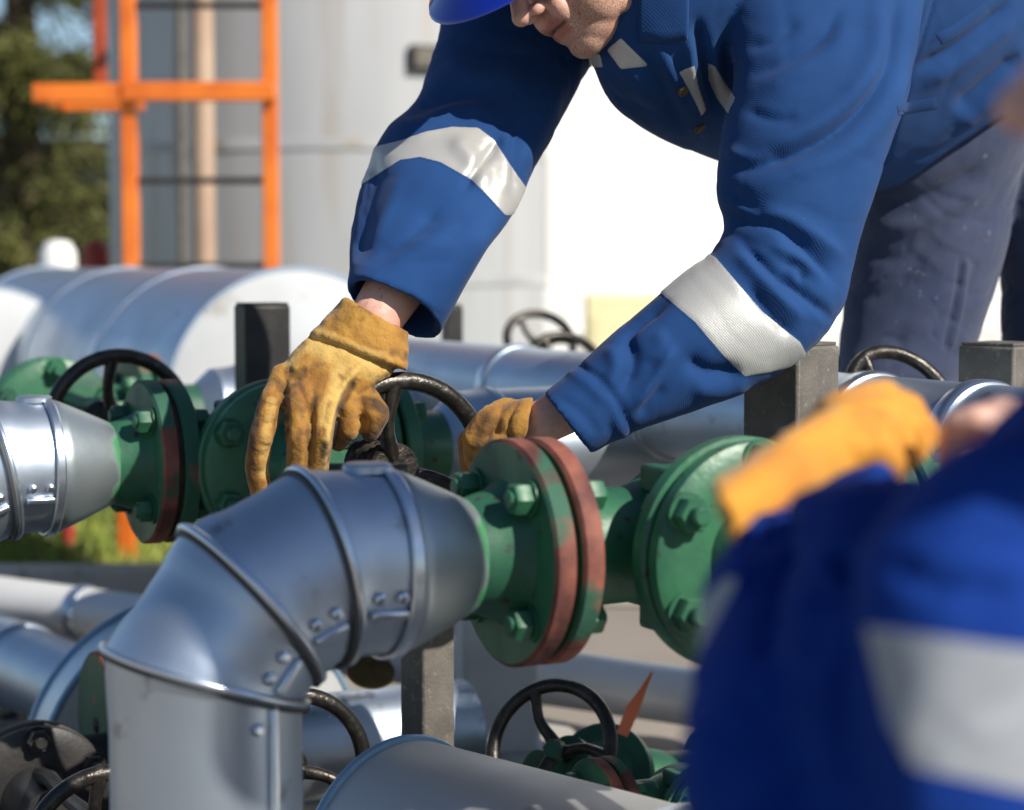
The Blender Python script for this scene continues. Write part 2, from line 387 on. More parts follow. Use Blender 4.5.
def bolts_on(parent, m, x0, x1, rc, out, n=4, ph=45, r=.0165):
    """studs right through both flanges with a hexagon nut at either end"""
    for k in range(n):
        a = R(ph+360*k/n); o = Vector((0, -rc*math.cos(a), rc*math.sin(a)))
        b = MB().lathe([(x0-out, r*.5), (x0-out+.003, r*.62), (x1+out-.003, r*.62), (x1+out, r*.5)], o, (1, 0, 0), 14)
        b.lathe([(x0-.0035, r*1.15), (x0-.0005, r*1.15)], o, (1, 0, 0), 20).lathe([(x1+.0005, r*1.15), (x1+.0035, r*1.15)], o, (1, 0, 0), 20)
        b.hexa(o+Vector((x0-.004, 0, 0)), (-1, 0, 0), r, .018); b.hexa(o+Vector((x1+.004, 0, 0)), (1, 0, 0), r, .018)
        b.build('bolt', m, parent, local=True)
def make_branch(loc, label, group, z0=-.60, down=True):
    t = thing('clad_elbow_pipe', label, 'pipe', loc, UA, group)
    r = .0905
    pts = [(XV, z0), (XV, -.094), (XV+.046, -.031), (XV+.115, 0), (-.128, 0)]
    rg = mitre_rings(pts, r)
    clad = MB()
    for a, b in zip(rg[:-1], rg[1:]):            # each gore a separate sheet, cut finely for its reflections
        m_ = 14; clad.rings([[p.lerp(q, i/m_) for p, q in zip(a, b)] for i in range(m_+1)], cap=False)
    cv = np.array(clad.v); base = np.array([p for r_ in rg for p in r_]); cc = cv.copy(); cc[:, 1] = 0
    axis = np.array([[p[0], 0, p[1]] for p in pts]); _, pr_, _ = path_param(cc, axis); ln_ = np.r_[0, np.cumsum(np.linalg.norm(np.diff(axis, axis=0), axis=1))]
    ctr = np.c_[np.interp(pr_, ln_, axis[:, 0]), np.zeros(len(cv)), np.interp(pr_, ln_, axis[:, 2])]; nr = cv-ctr; nr /= np.linalg.norm(nr, axis=1)[:, None]
    edge = np.min(np.abs(pr_[:, None]-ln_[None, 1:4]), axis=1)
    clad.v = [tuple(p) for p in cv+nr*(vnoise(cv/.055, 3)*.0011+vnoise(cv/.022, 4)*.00035+.0028*np.exp(-(edge/.012)**2)-.0008)[:, None]]
    clad.build('cladding', M['clad'], t, local=True, ang=25)
    big = mitre_rings(pts, r+.0035)
    for i in range(1, 4):
        bd_ = MB().tube(big[i], .0045, 10, closed=True).build('band', M['bead'], t, local=True, ang=60)
        d_ = Vector((pts[i][0]-pts[i-1][0], 0, pts[i][1]-pts[i-1][1])).normalized()
        MB().tube([p-d_*.0062 for p in big[i]], .0030, 6, closed=True).build('shadow_line', M['shadow_line'], bd_, local=True, ang=60)  # dark tube stands in for the shadow line below the bead
    # wide band and the end cone with its rolled edge
    MB().lathe([(-.140, r+.001), (-.140, r+.004), (-.138, r+.0058), (-.129, r+.0058), (-.127, r+.004), (-.127, r+.001)], n=64, closed=True, cap=False).build('band', M['bead'], t, local=True)
    co_ = MB().lathe([(-.130, r), (-.121, r)]+[(-.119+.075*k/14, r-(r-.0575)*(k/14)**1.08) for k in range(15)]+[(-.042, .0555)], n=64, cap=False)
    co_ = co_.build('end_cone', M['cone'], t, local=True, ang=30); cx = get_v(co_.data); set_attr(co_.data, 'over', (cx[:, 0]+.056)/.012+vnoise(cx/.016, 8)*.9)
    c = math.cos(R(66)); s = math.sin(R(66))     # lap seam low on the camera side, with its screws
    for i in range(4):
        a, b = Vector((pts[i][0], 0, pts[i][1])), Vector((pts[i+1][0], 0, pts[i+1][1])); d = (b-a).normalized()
        e1 = Vector((d.z, 0, -d.x)); off = e1*(r*c)+Vector((0, -r*s, 0)); nrm = off.normalized(); tt = d.cross(nrm)
        trim = (0 if i == 0 else .018)
        A = a+off+d*trim*(.5); B = b+off-d*.012
        if i: A += d*(c*r*.25); B -= d*(c*r*.25 if i < 3 else 0)
        if (B-A).dot(d) > .015:
            rot = Matrix((d, tt, nrm)).transposed()
            MB().box((A+B)/2+nrm*.0012, ((B-A).length, .010, .0085), rot).build('seam_strip', M['bead'], t, local=True, bevel=.003)
            L = (B-A).length; ks = ((.2, .8) if L < .2 else (.28, .62, .95))
            for k in ks:
                q = A+(B-A)*k-tt*.017*(1 if tt.dot(Vector((0, 0, 1))) < 0 else 1)
                q = Vector(q); 
                MB().lathe([(-.002, .0062), (.0015, .0062), (.0032, .0045), (.0036, .001)], q, nrm, 12).build('screw', M['bead'], t, local=True)
    MB().lathe([(-.004, .024), (.003, .024), (.005, .021), (.005, .001)], (XV+.165, 0, r+.002), (0, 0, 1), 32).build('cover_disc', M['clad'], t, local=True)
    nk = MB().lathe([(-.075, .050), (-.075, .056), (-.046, .056), (-.04, .0575), (-.03, .0605), (-.012, .066), (0.001, .074), (.001, .05)], n=48, closed=True, cap=False).build('neck', M['green'], t, local=True)
    f = add_flange(t, M['green'], 0, .024, .115, .05, rim=M['rim'])
    bolts_on(f, M['green'], 0, .055, .087, .026)
    MB().lathe([(.0242, .05), (.0242, .104), (.0308, .104), (.0308, .05)], n=48, cap=True).build('gasket', M['gasket'], t, local=True)
    return t
def wheel_mb(Rw, c, ax, spokes=4, rt=.0115, dish=.03, ph=0.):
    ax = Vector(ax).normalized(); t = Vector((0, 0, 1)); e1 = (t-ax*t.dot(ax)).normalized(); e2 = ax.cross(e1); c = Vector(c)
    m = MB(); m.tube([c+e1*(Rw*math.cos(2*math.pi*k/64))+e2*(Rw*math.sin(2*math.pi*k/64)) for k in range(64)], rt, 14, closed=True)
    for k in range(spokes):
        a = 2*math.pi*k/spokes+ph; pts = []; rs = []
        for j in range(9):
            q = j/8; rr = .012+(Rw-.012)*q; aa = a+.30*math.sin(q*math.pi)*(1-q)
            pts.append(c-ax*(dish*(1-q)**1.6)+e1*(rr*math.cos(aa))+e2*(rr*math.sin(aa))); rs.append(rt*(1.02-.25*math.sin(math.pi*q)) if q < 1 else rt*1.05)
        m.tube(pts, rs, 12)
    return m, e1, e2
def make_valve(loc, label, group, xs=.165, yw=-.537, zw=0., Rw=.108, ph=0.1):
    """gate valve lying on its side: the stem and its wheel point along local -y"""
    t = thing('gate_valve', label, 'valve', loc, UA, group)
    x1 = 2*xs
    add_flange(t, M['green_worn'], .031, .024, .115, .05, rim=M['rim'])
    f2 = add_flange(t, M['green_worn'], x1, .024, .115, .05)
    f3 = add_flange(t, M['green_worn'], x1+.031, .024, .115, .05, name='counter_flange')
    bolts_on(f2, M['green'], x1, x1+.055, .087, .024)
    MB().lathe([(x1+.056, .07), (x1+.075, .058), (x1+.13, .057)], n=40).build('outlet_neck', M['green'], t, local=True)
    MB().lathe([(x1+.128, .0575), (x1+.16, .085), (x1+.20, .088), (x1+.205, .091), (x1+.215, .091), (x1+.22, .088), (x1+.62, .088)], n=56).build('outlet_cladding', M['clad'], t, local=True, ang=30)
    body = MB()
    k = [(.054, .072), (.065, .062), (xs-.07, .060), (xs-.045, .068), (xs-.02, .074), (xs+.02, .074), (xs+.045, .068), (xs+.07, .060), (x1-.01, .062), (x1+.001, .072)]
    body.lathe(k, n=40)
    rs = []                                     # oval chamber that carries the bonnet
    for y, a, b in ((.075, .02, .03), (.07, .045, .06), (.03, .058, .078), (-.02, .062, .084), (-.07, .062, .086), (-.098, .066, .088)):
        rs.append([Vector((xs+a*math.copysign(abs(math.cos(q))**.75, math.cos(q)), y, b*math.copysign(abs(math.sin(q))**.75, math.sin(q)))) for q in (2*math.pi*j/36 for j in range(36))])
    body.rings(rs)
    for sx in (-1, 1): body.box((xs+sx*.052, -.045, .07), (.022, .06, .03)); body.box((xs+sx*.052, -.045, -.07), (.022, .06, .03))
    body.build('body', M['green'], t, local=True, bevel=.005, ang=32)
    o = Vector((xs, 0, 0))
    bf = MB()
    rb = .118
    bf.lathe([(.095, .03), (.095, rb-.004), (.098, rb), (.114, rb), (.117, rb-.004), (.117, .03)], o, (0, -1, 0), 64)
    bf.lathe([(.121, .03), (.121, rb-.007), (.124, rb-.003), (.139, rb-.003), (.143, rb-.010), (.147, .085), (.147, .03)], o, (0, -1, 0), 64)
    bff = bf.build('bonnet_flange', M['green'], t, local=True, ang=30)
    for q in range(6):
        a = R(60*q+30); p = o+Vector((.097*math.cos(a), 0, .097*math.sin(a)))
        b = MB().lathe([(.088, .005), (.088, .0095), (.172, .0095), (.174, .0075)], p, (0, -1, 0), 14).lathe([(.1425, .021), (.146, .021)], p, (0, -1, 0), 24)
        b.hexa(p+Vector((0, -.146, 0)), (0, -1, 0), .0185, .016); b.hexa(p+Vector((0, -.094, 0)), (0, 1, 0), .0165, .012)
        b.build('bolt', M['green'], bff, local=True)
    wc = Vector((xs, yw, zw)); yy = -yw
    bon = MB().lathe([(.14, .062), (.165, .05), (.19, .036), (.225, .033), (.24, .045), (.25, .045), (.25, .02)], o, (0, -1, 0), 32)
    for sx in (-1, 1):
        bon.tube([o+Vector((0, -.155, sx*.045)), o+Vector((0, -.22, sx*.056)), o+Vector((0, -.33, sx*.05)), o+Vector((0, -(yy-.12), sx*.034+zw*.7)), o+Vector((0, -(yy-.085), sx*.018+zw*.8))], [.013, .012, .011, .012, .014], 10)
    bon.build('yoke', M['green'], t, local=True)
    d = (wc-(o+Vector((0, -.2, 0)))).normalized()
    MB().lathe([(0, .0095), ((wc-o).length-.17, .0095), ((wc-o).length-.168, .007)], o+Vector((0, -.2, 0)), d, 14).build('stem', M['black_metal'], t, local=True)
    m, e1, e2 = wheel_mb(Rw, wc, (0, -1, 0), 3, ph=ph)
    wh = m.build('handwheel', M['black_metal'], t, local=True, ang=60)
    col = MB(); pr = []
    for j in range(22):
        a = -.010+.085*j/21; pr.append((a, .029+.0035*(j % 2)))
    col.lathe([(-.012, .008)]+[(a, q) for a, q in pr]+[(.077, .012)], wc+Vector((0, .03, 0)), (0, 1, 0), 30)
    col.build('hub_collar', M['collar'], wh, local=True, ang=20)
    MB().hexa(wc+Vector((0, .022, 0)), (0, -1, 0), .016, .016).build('hub_nut', M['black_metal'], wh, local=True)
    return t

A0 = Vector(P(503, 553, 2.0)); B0 = Vector(P(140, 462, 2.79)); DL = Vector((-.47, .67, 0))
gp = 'aluminium clad elbow pipes of the manifold'; gv = 'green gate valves of the manifold'
br = make_branch(A0, 'big silver clad elbow pipe in front, turning down at the bottom of the picture', gp)
br2 = dup(br, B0, label='shaded silver clad elbow pipe entering from the left edge behind the gloved hand')
br3 = dup(br, B0+DL, label='farther silver clad elbow pipe mostly beyond the left edge')
va = make_valve(A0, 'green valve with red primer rims bolted to the front elbow pipe', gv, xs=.211, yw=-.50, ph=.4)
vb = make_valve(B0, 'dark green valve whose black handwheel the two gloves are turning', gv, xs=.165, yw=-.537, zw=.029)
vc = dup(vb, B0+DL, label='dark green valve with handwheel at the left, behind the left elbow pipe')
wl = U*.165-Vector((0, 0, 1))*(-.029)+W*.537                          # wheel centre from the flange face, unrotated scale 1
def valve_by_wheel(px, py, d, s, label): return dup(vb, Vector(P(px, py, d))-wl*s, label=label, scale=s)
vd = valve_by_wheel(108, 852, 2.35, .88, 'low green valve, blackened as if in shade, in the bottom left corner with its wheel rim showing')
vl = valve_by_wheel(292, 772, 2.5, .9, 'low green valve half hidden behind the upright of the front elbow')
for o in list(vl.children_recursive):
    if o.name.startswith(('outlet', 'counter')) or (o.parent is not None and o.parent.name.startswith('flange') and o.parent.parent is vl and o.name.startswith('bolt')): bpy.data.objects.remove(o)
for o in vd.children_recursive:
    if o.type == 'MESH' and o.data.materials[0] in (M['green'], M['green_worn']): o.material_slots[0].link = 'OBJECT'; o.material_slots[0].material = M['steel_black']  # shade put into the colour: green parts of this valve turned black
# low valve at the right: red rims, no wheel in view, and its leaning wheel valve beside it
lv = dup(va, Vector(P(592, 818, 2.40)), label='low green valve with red and pale rims below the front flanges', scale=.62)
lb = dup(br, Vector(P(592, 818, 2.40)), label='low clad elbow feeding the small valve under the front flanges', scale=.62)
def leaning_valve(c, n, Rw, label):
    c = Vector(c); n = Vector(n).normalized(); t = thing('wheel_valve', label, 'valve', c)
    q = MB()
    m, e1, e2 = wheel_mb(Rw, (0, 0, 0), n, 3, .0095, .02, ph=.5); wh = m.build('handwheel', M['black_metal'], t, local=True, ang=60)
    MB().hexa(n*-.024, n, .015, .022).build('hub_nut', M['green'], wh, local=True)
    MB().lathe([(.0, .009), (.16, .009)], n*-.02, -n, 14).build('stem', M['black_metal'], t, local=True)
    q.lathe([(.05, .012), (.055, .03), (.075, .03), (.085, .02), (.14, .022), (.17, .05), (.172, .075), (.19, .075), (.192, .05), (.26, .055), (.3, .06)], (0, 0, 0), -n, 36)
    q.build('bonnet', M['green'], t, local=True, ang=30)
    b = -n*.3; ax = (1, 0, 0)
    q = MB().lathe([(-.15, .04), (-.15, .08), (-.13, .08), (-.128, .05), (-.06, .055), (0, .07), (.06, .055), (.128, .05), (.13, .08), (.15, .08), (.15, .04)], b, U, 40).build('body', M['green'], t, local=True, ang=30)
    return t
leaning_valve(P(903, 402, 2.70), (.36, -.72, .55), .080, 'small valve wheel standing up in front of the bending worker\'s trousers')
leaning_valve(P(540, 341, 4.35), (.2, -.75, .6), .074, 'small blurred valve wheel, farther one of two beyond the silver header')
leaning_valve(P(567, 364, 4.05), (.25, -.7, .62), .074, 'small blurred valve wheel, nearer one of two beyond the silver header')
leaning_valve(P(551, 748, 2.66), (-.42, -.8, .42), .086, 'low valve with a leaning chipped black wheel below the front flanges')

# --- header, vessels, low pipes
def straight_clad(name, p0, d, L, r, bands, label, cat, group=None, m='clad', caps=(True, True), rim='band_blue'):
    d = Vector(d).normalized(); t = thing(name, label, cat, p0, 0, group)
    n = 72
    MB().lathe([(L*k/24, r) for k in range(25)], (0, 0, 0), d, n, cap=False).build('cladding', M[m], t, local=True)
    for a in bands: MB().lathe([(a-.014, r), (a-.014, r+.003), (a-.009, r+.006), (a+.009, r+.006), (a+.014, r+.003), (a+.014, r)], (0, 0, 0), d, n, closed=True, cap=False).build('band', M['bead'], t, local=True)
    for e, (a, s) in enumerate(((0, 1), (L, -1))):
        if caps[e]:
            MB().lathe([(a+s*.002, r-.004), (a-s*.004, r-.006), (a-s*.016, r*.6), (a-s*.02, .004)], (0, 0, 0), d, n, cap=False).build('end_cap', M['plate'], t, local=True)
            MB().tube([Vector(p) for p in ring_pts(a, r, d, n)], .006, 8, closed=True).build('rim', M[rim], t, local=True)
    return t
def ring_pts(a, r, d, n):
    d = Vector(d).normalized(); t = Vector((0, 0, 1)); e1 = d.cross(t).normalized(); e2 = d.cross(e1)
    return [d*a+e1*(r*math.cos(2*math.pi*k/n))+e2*(r*math.sin(2*math.pi*k/n)) for k in range(n)]
H0 = Vector((.588, 2.4, .66))-W*2.2
straight_clad('header_pipe', H0, W, 2.95, .076, (.32, .92, 1.45, 1.95, 2.17), 'long silver clad header pipe running behind both arms to the right edge', 'pipe', caps=(False, True))
v1 = straight_clad('clad_vessel', P(297, 404, 4.30), -W, 2.2, .292, (.62, 1.3), 'large silver vessel with sunlit round end behind the gloved hand', 'vessel', 'silver clad vessels', rim='clad')
v2 = dup(v1, Vector(P(-12, 395, 5.4)), label='blurred silver vessel at the left edge beyond the sunlit one', group='silver clad vessels')
v3 = straight_clad('clad_vessel', P(205, 772, 3.2), (-.45, .89, 0), .10, .268, (), 'low silver vessel with shaded grey end behind the upright elbow', 'vessel', 'silver clad vessels')
lp = straight_clad('low_clad_pipe', P(400, 862, 2.3), (.70, -.72, 0), 1.1, .142, (.42, .8), 'low silver clad pipe at the bottom edge running toward the front right', 'pipe', m='clad_dull', caps=(True, True))
MB().tube([Vector((math.cos(2*math.pi*k/20)*.018, -.004, math.sin(2*math.pi*k/20)*.009)) for k in range(20)], .0022, 6, closed=True).build('lug', M['bead'], lp, local=True).location = Vector((.13, -.215, .085))
straight_clad('side_pipe', P(95, 700, 3.45), (-.55, .80, .0), 1.5, .078, (.35, .9), 'silver clad pipe running off to the left edge behind the low vessel', 'pipe', caps=(True, True), rim='clad')
straight_clad('yard_pipe', P(-90, 588, 4.5), Vector(P(700, 698, 3.6))-Vector(P(-90, 588, 4.5)), 1.95, .053, (.5, 1.0, 1.6), 'thin clad pipe coloured sunlit white lying low across the yard before the lawn', 'pipe', caps=(True, True), rim='bead', m='sunlit_clad')

# clad pipe added out of view overhead, turning up, to shade the front elbow
ov = thing('added_shade_pipe', 'unseen clad pipe added overhead to shade the front elbow, turning upward', 'pipe', (.27, 1.52, 1.46))
hd = Vector((SH[0], SH[1], 0)); rr_ = .135
MB().lathe([(.002, .004), (-.004, rr_*.6), (0, rr_)]+[(.55*k/12, rr_) for k in range(13)], (0, 0, 0), hd, 56, cap=False).build('cladding', M['clad'], ov, local=True)
MB().lathe([(-rr_, .004), (-rr_, rr_)]+[(2.4*k/12, rr_) for k in range(13)], hd*.55, (0, 0, 1), 56, cap=False).build('cladding', M['clad'], ov, local=True)
for a_ in (.15, .4): MB().lathe([(a_-.012, rr_), (a_-.01, rr_+.006), (a_+.01, rr_+.006), (a_+.012, rr_)], (0, 0, 0), hd, 56, closed=True, cap=False).build('band', M['bead'], ov, local=True)
# --- posts
def post(px, top, d, size, rz, m, label, zb=0.):
    p = P(px, top, d); h = p[2]-zb; c = (p[0], p[1], zb)
    t = thing('steel_post', label, 'post', c, rz, 'square steel posts of the pipe rack')
    q = MB(); sx, sy = size; th = .006                  # hollow section with an end plate and a base plate
    q.box((0, 0, h/2), (sx, sy, h)); q.build('shaft', M[m], t, local=True, bevel=.004)
    MB().box((0, 0, h+.002), (sx-.006, sy-.006, .004)).build('end_plate', M[m], t, local=True, bevel=.001)
    MB().box((0, 0, .006), (sx*1.9, sy*1.9, .012)).build('base_plate', M[m], t, local=True, bevel=.002)
    return t
post(791.5, 345, 2.44, (.084, .084), R(45), 'steel', 'grey square steel post standing between the near sleeve and the orange glove')
post(1003, 345, 2.62, (.084, .084), R(45), 'steel', 'square steel post cut by the right edge beside the second trouser leg')
post(262, 305, 3.25, (.078, .058), UA, 'steel_black', 'black square post standing left of the gloved hand')
post(452, 306, 4.2, (.04, .03), UA, 'steel_black', 'black post just showing beneath the open cuff')
post(427, 570, 2.62, (.052, .052), R(40), 'steel', 'square post under the end of the front elbow pipe')
post(17, 640, 3.9, (.035, .035), R(20), 'steel_black', 'thin dark post at the left edge below the elbow pipe')
# --- tag and ribbon
t = thing('valve_tag', 'round brass tag hanging on a wire under the front elbow', 'tag', P(371, 672, 1.96))
MB().lathe([(-.0012, .001), (-.0012, .0235), (.0012, .0235), (.0012, .001)], (0, 0, 0), (.12, -.5, .86), 32).build('disc', M['tag'], t, local=True)
MB().tube([(.002, 0, .002), (.004, .004, .012), (.003, .012, .030)], .0012, 6).build('wire', M['black_metal'], t, local=True)
rp = [Vector(P(x, y, 2.02)) for x, y in ((652, 672), (643, 690), (633, 708), (622, 735))]; q = MB(); vs = []; fs = []
for k, (p, wd) in enumerate(zip(rp, (.001, .003, .0065, .005))):
    vs += [p+Vector((-wd, .003*k, 0)), p+Vector((wd, -.003*k, 0)), p+Vector((wd, -.003*k+.0012, 0)), p+Vector((-wd, .003*k+.0012, 0))]
for k in range(3):
    for j in range(4): fs.append((4*k+j, 4*k+(j+1) % 4, 4*k+4+(j+1) % 4, 4*k+4+j))
q.add(vs, fs+[(0, 1, 2, 3), (12, 13, 14, 15)]); tag(q.build('ribbon', M['ribbon']), 'orange ribbon hanging under the right bonnet flange', 'ribbon')
# ================================================================== PEOPLE
def basis(f, up):
    f = Vector(f).normalized(); up = Vector(up); up = (up-f*up.dot(f)).normalized(); s = f.cross(up); return s, f, up
def head_pieces(mb, o, s, f, u, k_=1.06):
    X = lambda a, b, c: o+(s*a+f*b+u*c)*k_
    rot = Matrix((s, f, u)).transposed()
    el = lambda c, r: mb.sphere(X(*c), tuple(q*k_ for q in r), 28, rot)
    el((0, -.012, .045), (.077, .098, .088)); el((0, .028, -.012), (.064, .066, .09)); el((0, .024, -.066), (.060, .060, .047))
    el((0, .073, -.100), (.027, .023, .020)); el((0, .055, -.092), (.042, .037, .027))
    for k in (-1, 1):
        el((k*.043, .058, -.022), (.026, .032, .03)); el((k*.03, .078, .034), (.034, .017, .012)); el((k*.045, .022, -.074), (.015, .034, .034)); el((k*.034, .046, -.06), (.030, .036, .044))
        el((k*.0135, .107, -.038), (.0095, .0115, .0085)); el((k*.022, .088, -.052), (.014, .014, .02))
        el((k*.079, -.008, -.006), (.009, .021, .032)); el((k*.032, .074, .010), (.018, .016, .010))
    mb.caps([X(0, .088, .024), X(0, .106, -.004), X(0, .121, -.031)], [.0085, .0105, .0125]); el((0, .122, -.034), (.0125, .0135, .0115))
    el((0, .076, -.068), (.034, .026, .032))
    mb.caps([X(-.023, .088, -.0675), X(-.008, .1005, -.0625), X(.008, .1005, -.0625), X(.023, .088, -.0675)], [.003, .0055, .0055, .003])
    mb.caps([X(-.020, .088, -.0745), X(0, .0985, -.0775), X(.020, .088, -.0745)], [.0035, .0068, .0035])
def head_attrs(me, o, s, f, u):
    v = get_v(me); q = (v-np.array(o))/1.06; a, b, c = q @ np.array(s), q @ np.array(f), q @ np.array(u)
    near = (np.linalg.norm(q, axis=1) < .19)
    sh = lambda x, c0, w: np.exp(-((x-c0)/w)**2)
    # carve the line of the mouth and the nostrils
    n = get_n(me); ln = -.0695+.0*a-.06*np.abs(a)*.35
    mouth = near*(b > .07)*np.exp(-((c-ln)/.0028)**2)*np.clip((.027-np.abs(a))/.006, 0, 1)
    nos = near*np.maximum(sh(a, .0075, .004), sh(a, -.0075, .004))*sh(b, .112, .006)*(c < -.036)*(c > -.052)
    sock = near*np.maximum(sh(a, .032, .013), sh(a, -.032, .013))*sh(c, .014, .009)*(b > .05)
    v = v-n*(mouth*.0035+nos*.006+sock*.005)[:, None]; set_v(me, v)
    set_attr(me, 'lip', near*(b > .075)*np.clip((.0255-np.abs(a)*1.)/.006, 0, 1)*np.maximum(sh(c, -.0635, .0048), sh(c, -.0765, .0062))*1.25-.1)
    set_attr(me, 'mouthline', mouth*1.2-.15)
    set_attr(me, 'beard', near*np.clip((-.043-c+np.clip(.03-b, -.05, .05)*.2)/.012, 0, 1)*np.clip((c+.15)/.02, 0, 1)*np.clip((b+.005)/.03, 0, 1)*(1-.8*np.clip(sh(c, -.07, .012)*(np.abs(a) < .022), 0, 1)))
def eyes_and_hat(root, o, s, f, u, peak=.064, lift=0., roll=0.):
    X = lambda a, b, c: o+(s*a+f*b+u*c)*1.06
    rot = Matrix((s, f, u)).transposed()
    for k in (-1, 1): MB().sphere(X(k*.032, .0735, .012), .0122, 16).build('eye', M['eye'], root)
    roll = R(roll); s, u = (s*math.cos(roll)+u*math.sin(roll)).normalized(), (u*math.cos(roll)-s*math.sin(roll)).normalized()
    # helmet: dome with a raised crest, rolled rim and a peak
    q = MB(); rs = []
    def rim_pt(th, z, k=1.):
        a, b = math.cos(th), math.sin(th); return (.100*k*a, -.005+.122*k*b, z)
    N = 72
    for i in range(15):
        ph = (math.pi/2)*i/14.2; k = math.cos(ph); h = math.sin(ph)
        ring = []
        for j in range(N):
            th = 2*math.pi*j/N; x, y, _ = rim_pt(th, 0, max(k, .02))
            crest = .010*math.exp(-(x/.022)**2)*h**.6
            ring.append(X(x, y, lift+.052+.108*h+crest))
        rs.append(ring)
    q.rings(rs)
    rs = []                                       # brim all round, long in front
    for off, dz in ((0, .062), (0, .05), (.35, .0475), (1, .040), (1.03, .036), (.98, .034), (.3, .042), (-.06, .046), (-.06, .06)):
        ring = []
        for j in range(N):
            th = 2*math.pi*j/N; fr = max(0, math.sin(th))**1.5; ext = .012+peak*fr
            x, y, _ = rim_pt(th, 0); r0 = math.hypot(x, y+.005)
            kk = 1+off*ext/r0; x2, y2, _ = rim_pt(th, 0, kk); ring.append(X(x2, y2, lift+dz-.024*fr*max(off, 0)*(peak/.064)))
        rs.append(ring)
    q.rings(rs, cap=False, closed=True)
    return q.build('hard_hat', M['dome'], root, ang=45)

# ------------------------------------------------------------------ first worker
p1 = thing('person', 'worker in blue workwear leaning over the pipes with both gloved hands on a black handwheel', 'person', (P(930, 300, 3.0)[0], P(930, 300, 3.0)[1], 0))
near_s = [(690, -110, 935, -70, 2.56, .105), (716, -20, 925, 0, 2.50, .10), (734, 70, 912, 80, 2.45, .098), (722, 130, 893, 140, 2.43, .095), (716, 190, 876, 190, 2.41, .088),
          (724, 225, 858, 245, 2.40, .082), (709, 255, 838, 318, 2.375, .076), (690, 268, 795, 362, 2.36, .072), (662, 292, 745, 392, 2.345, .066), (620, 326, 683, 415, 2.33, .060), (578, 365, 634, 432, 2.315, .054), (543, 394, 591, 454, 2.305, .050)]
far_s = [(700, -170, 760, -70, 2.56, .09), (610, -165, 740, -50, 2.60, .10), (530, -130, 700, -40, 2.66, .10), (468, -75, 664, -20, 2.69, .10), (450, -20, 640, 10, 2.70, .10), (438, 35, 590, 66, 2.67, .098), (418, 95, 560, 122, 2.62, .094), (384, 132, 538, 162, 2.57, .09), (366, 165, 522, 196, 2.53, .086),
         (353, 205, 506, 224, 2.49, .08), (347, 245, 487, 250, 2.45, .074), (349, 266, 464, 288, 2.42, .064, 6), (347, 288, 441, 331, 2.395, .054, 21)]
tor_s = [(885, 195, 1075, 65, 2.93, .165), (800, 186, 1050, 0, 2.83, .17), (716, 160, 1000, -75, 2.72, .172), (650, 132, 930, -140, 2.62, .172), (604, 92, 860, -170, 2.56, .165), (590, 20, 780, -160, 2.53, .13), (640, -40, 740, -130, 2.50, .075)]
jk = MB(); cens = []
for s_, pw in ((tor_s, 2.4), (near_s, 2.25), (far_s, 2.25)):
    r_, c_ = loft(s_, 40, 5, pw); jk.rings(r_); cens.append(c_)
jme = remesh(jk, .0036, 6)
def open_cuff(me, cen, depth=.045, rin=.86):
    """hollow out the end of a sleeve"""
    v = get_v(me); e = cen[-1]; ax = cen[-1]-cen[-3]; ax /= np.linalg.norm(ax); q = v-e; al = q @ ax; rad = np.linalg.norm(q-al[:, None]*ax, axis=1)
    m = (np.abs(al) < .03) & (np.linalg.norm(q, axis=1) < .12); n = get_n(me); cap = m & ((n @ ax) > .55)
    if cap.sum() < 5: return
    rmax = rad[cap].max(); ang = None
    # local edge radius by direction round the axis
    e1 = np.cross(ax, [0, 0, 1.]); e1 /= np.linalg.norm(e1); e2 = np.cross(ax, e1); an = np.arctan2(q @ e2, q @ e1); b = ((an+np.pi)/(2*np.pi)*24).astype(int) % 24
    edge = np.array([rad[cap & (b == k)].max() if (cap & (b == k)).any() else rmax for k in range(24)])
    ed = np.minimum(edge, np.roll(edge, 1)*1.08)
    w = np.clip((rin-rad/ed[b])/.06, 0, 1)*cap
    v = v-ax*(w*depth)[:, None]; set_v(me, v)
for c_ in cens[1:]: open_cuff(jme, c_)
# cloth folds: small ripples first, then the creases seen in the sleeves and the body
def ripple(me, cen, amp, where=None, seed=0, along=.035, around=.11, r_=.16):
    v = get_v(me); n = get_n(me); dist, par, L = path_param(v, cen); m = np.clip((r_-dist)/.04, 0, 1)
    q = np.c_[par/along+vnoise(v/.07, seed+9)*1.1, v[:, 0]/around+.6*par/.1, v[:, 2]/around-v[:, 1]/around]
    h = 1.5*(np.abs(vnoise(q*.62, seed)+.25*vnoise(q*1.7+5, seed+1))-.28)-.5*np.maximum(0, .12-np.abs(vnoise(q*.9+11, seed+2)))/.12
    k = 1 if where is None else where(par/L)
    set_v(me, v+n*(h*amp*m*k)[:, None])
ripple(jme, cens[1], .0026, lambda t: .15+.9*np.exp(-((t-.60)/.12)**2)+.35*np.exp(-((t-.9)/.08)**2), 3)
ripple(jme, cens[2], .0022, lambda t: .4+.7*np.exp(-((t-.5)/.16)**2), 13)
ripple(jme, cens[0], .0012, None, 23, .07, .12, .28)
NA = (2.2, 2.49); FA = (2.3, 2.8); TO = (2.4, 3.1)
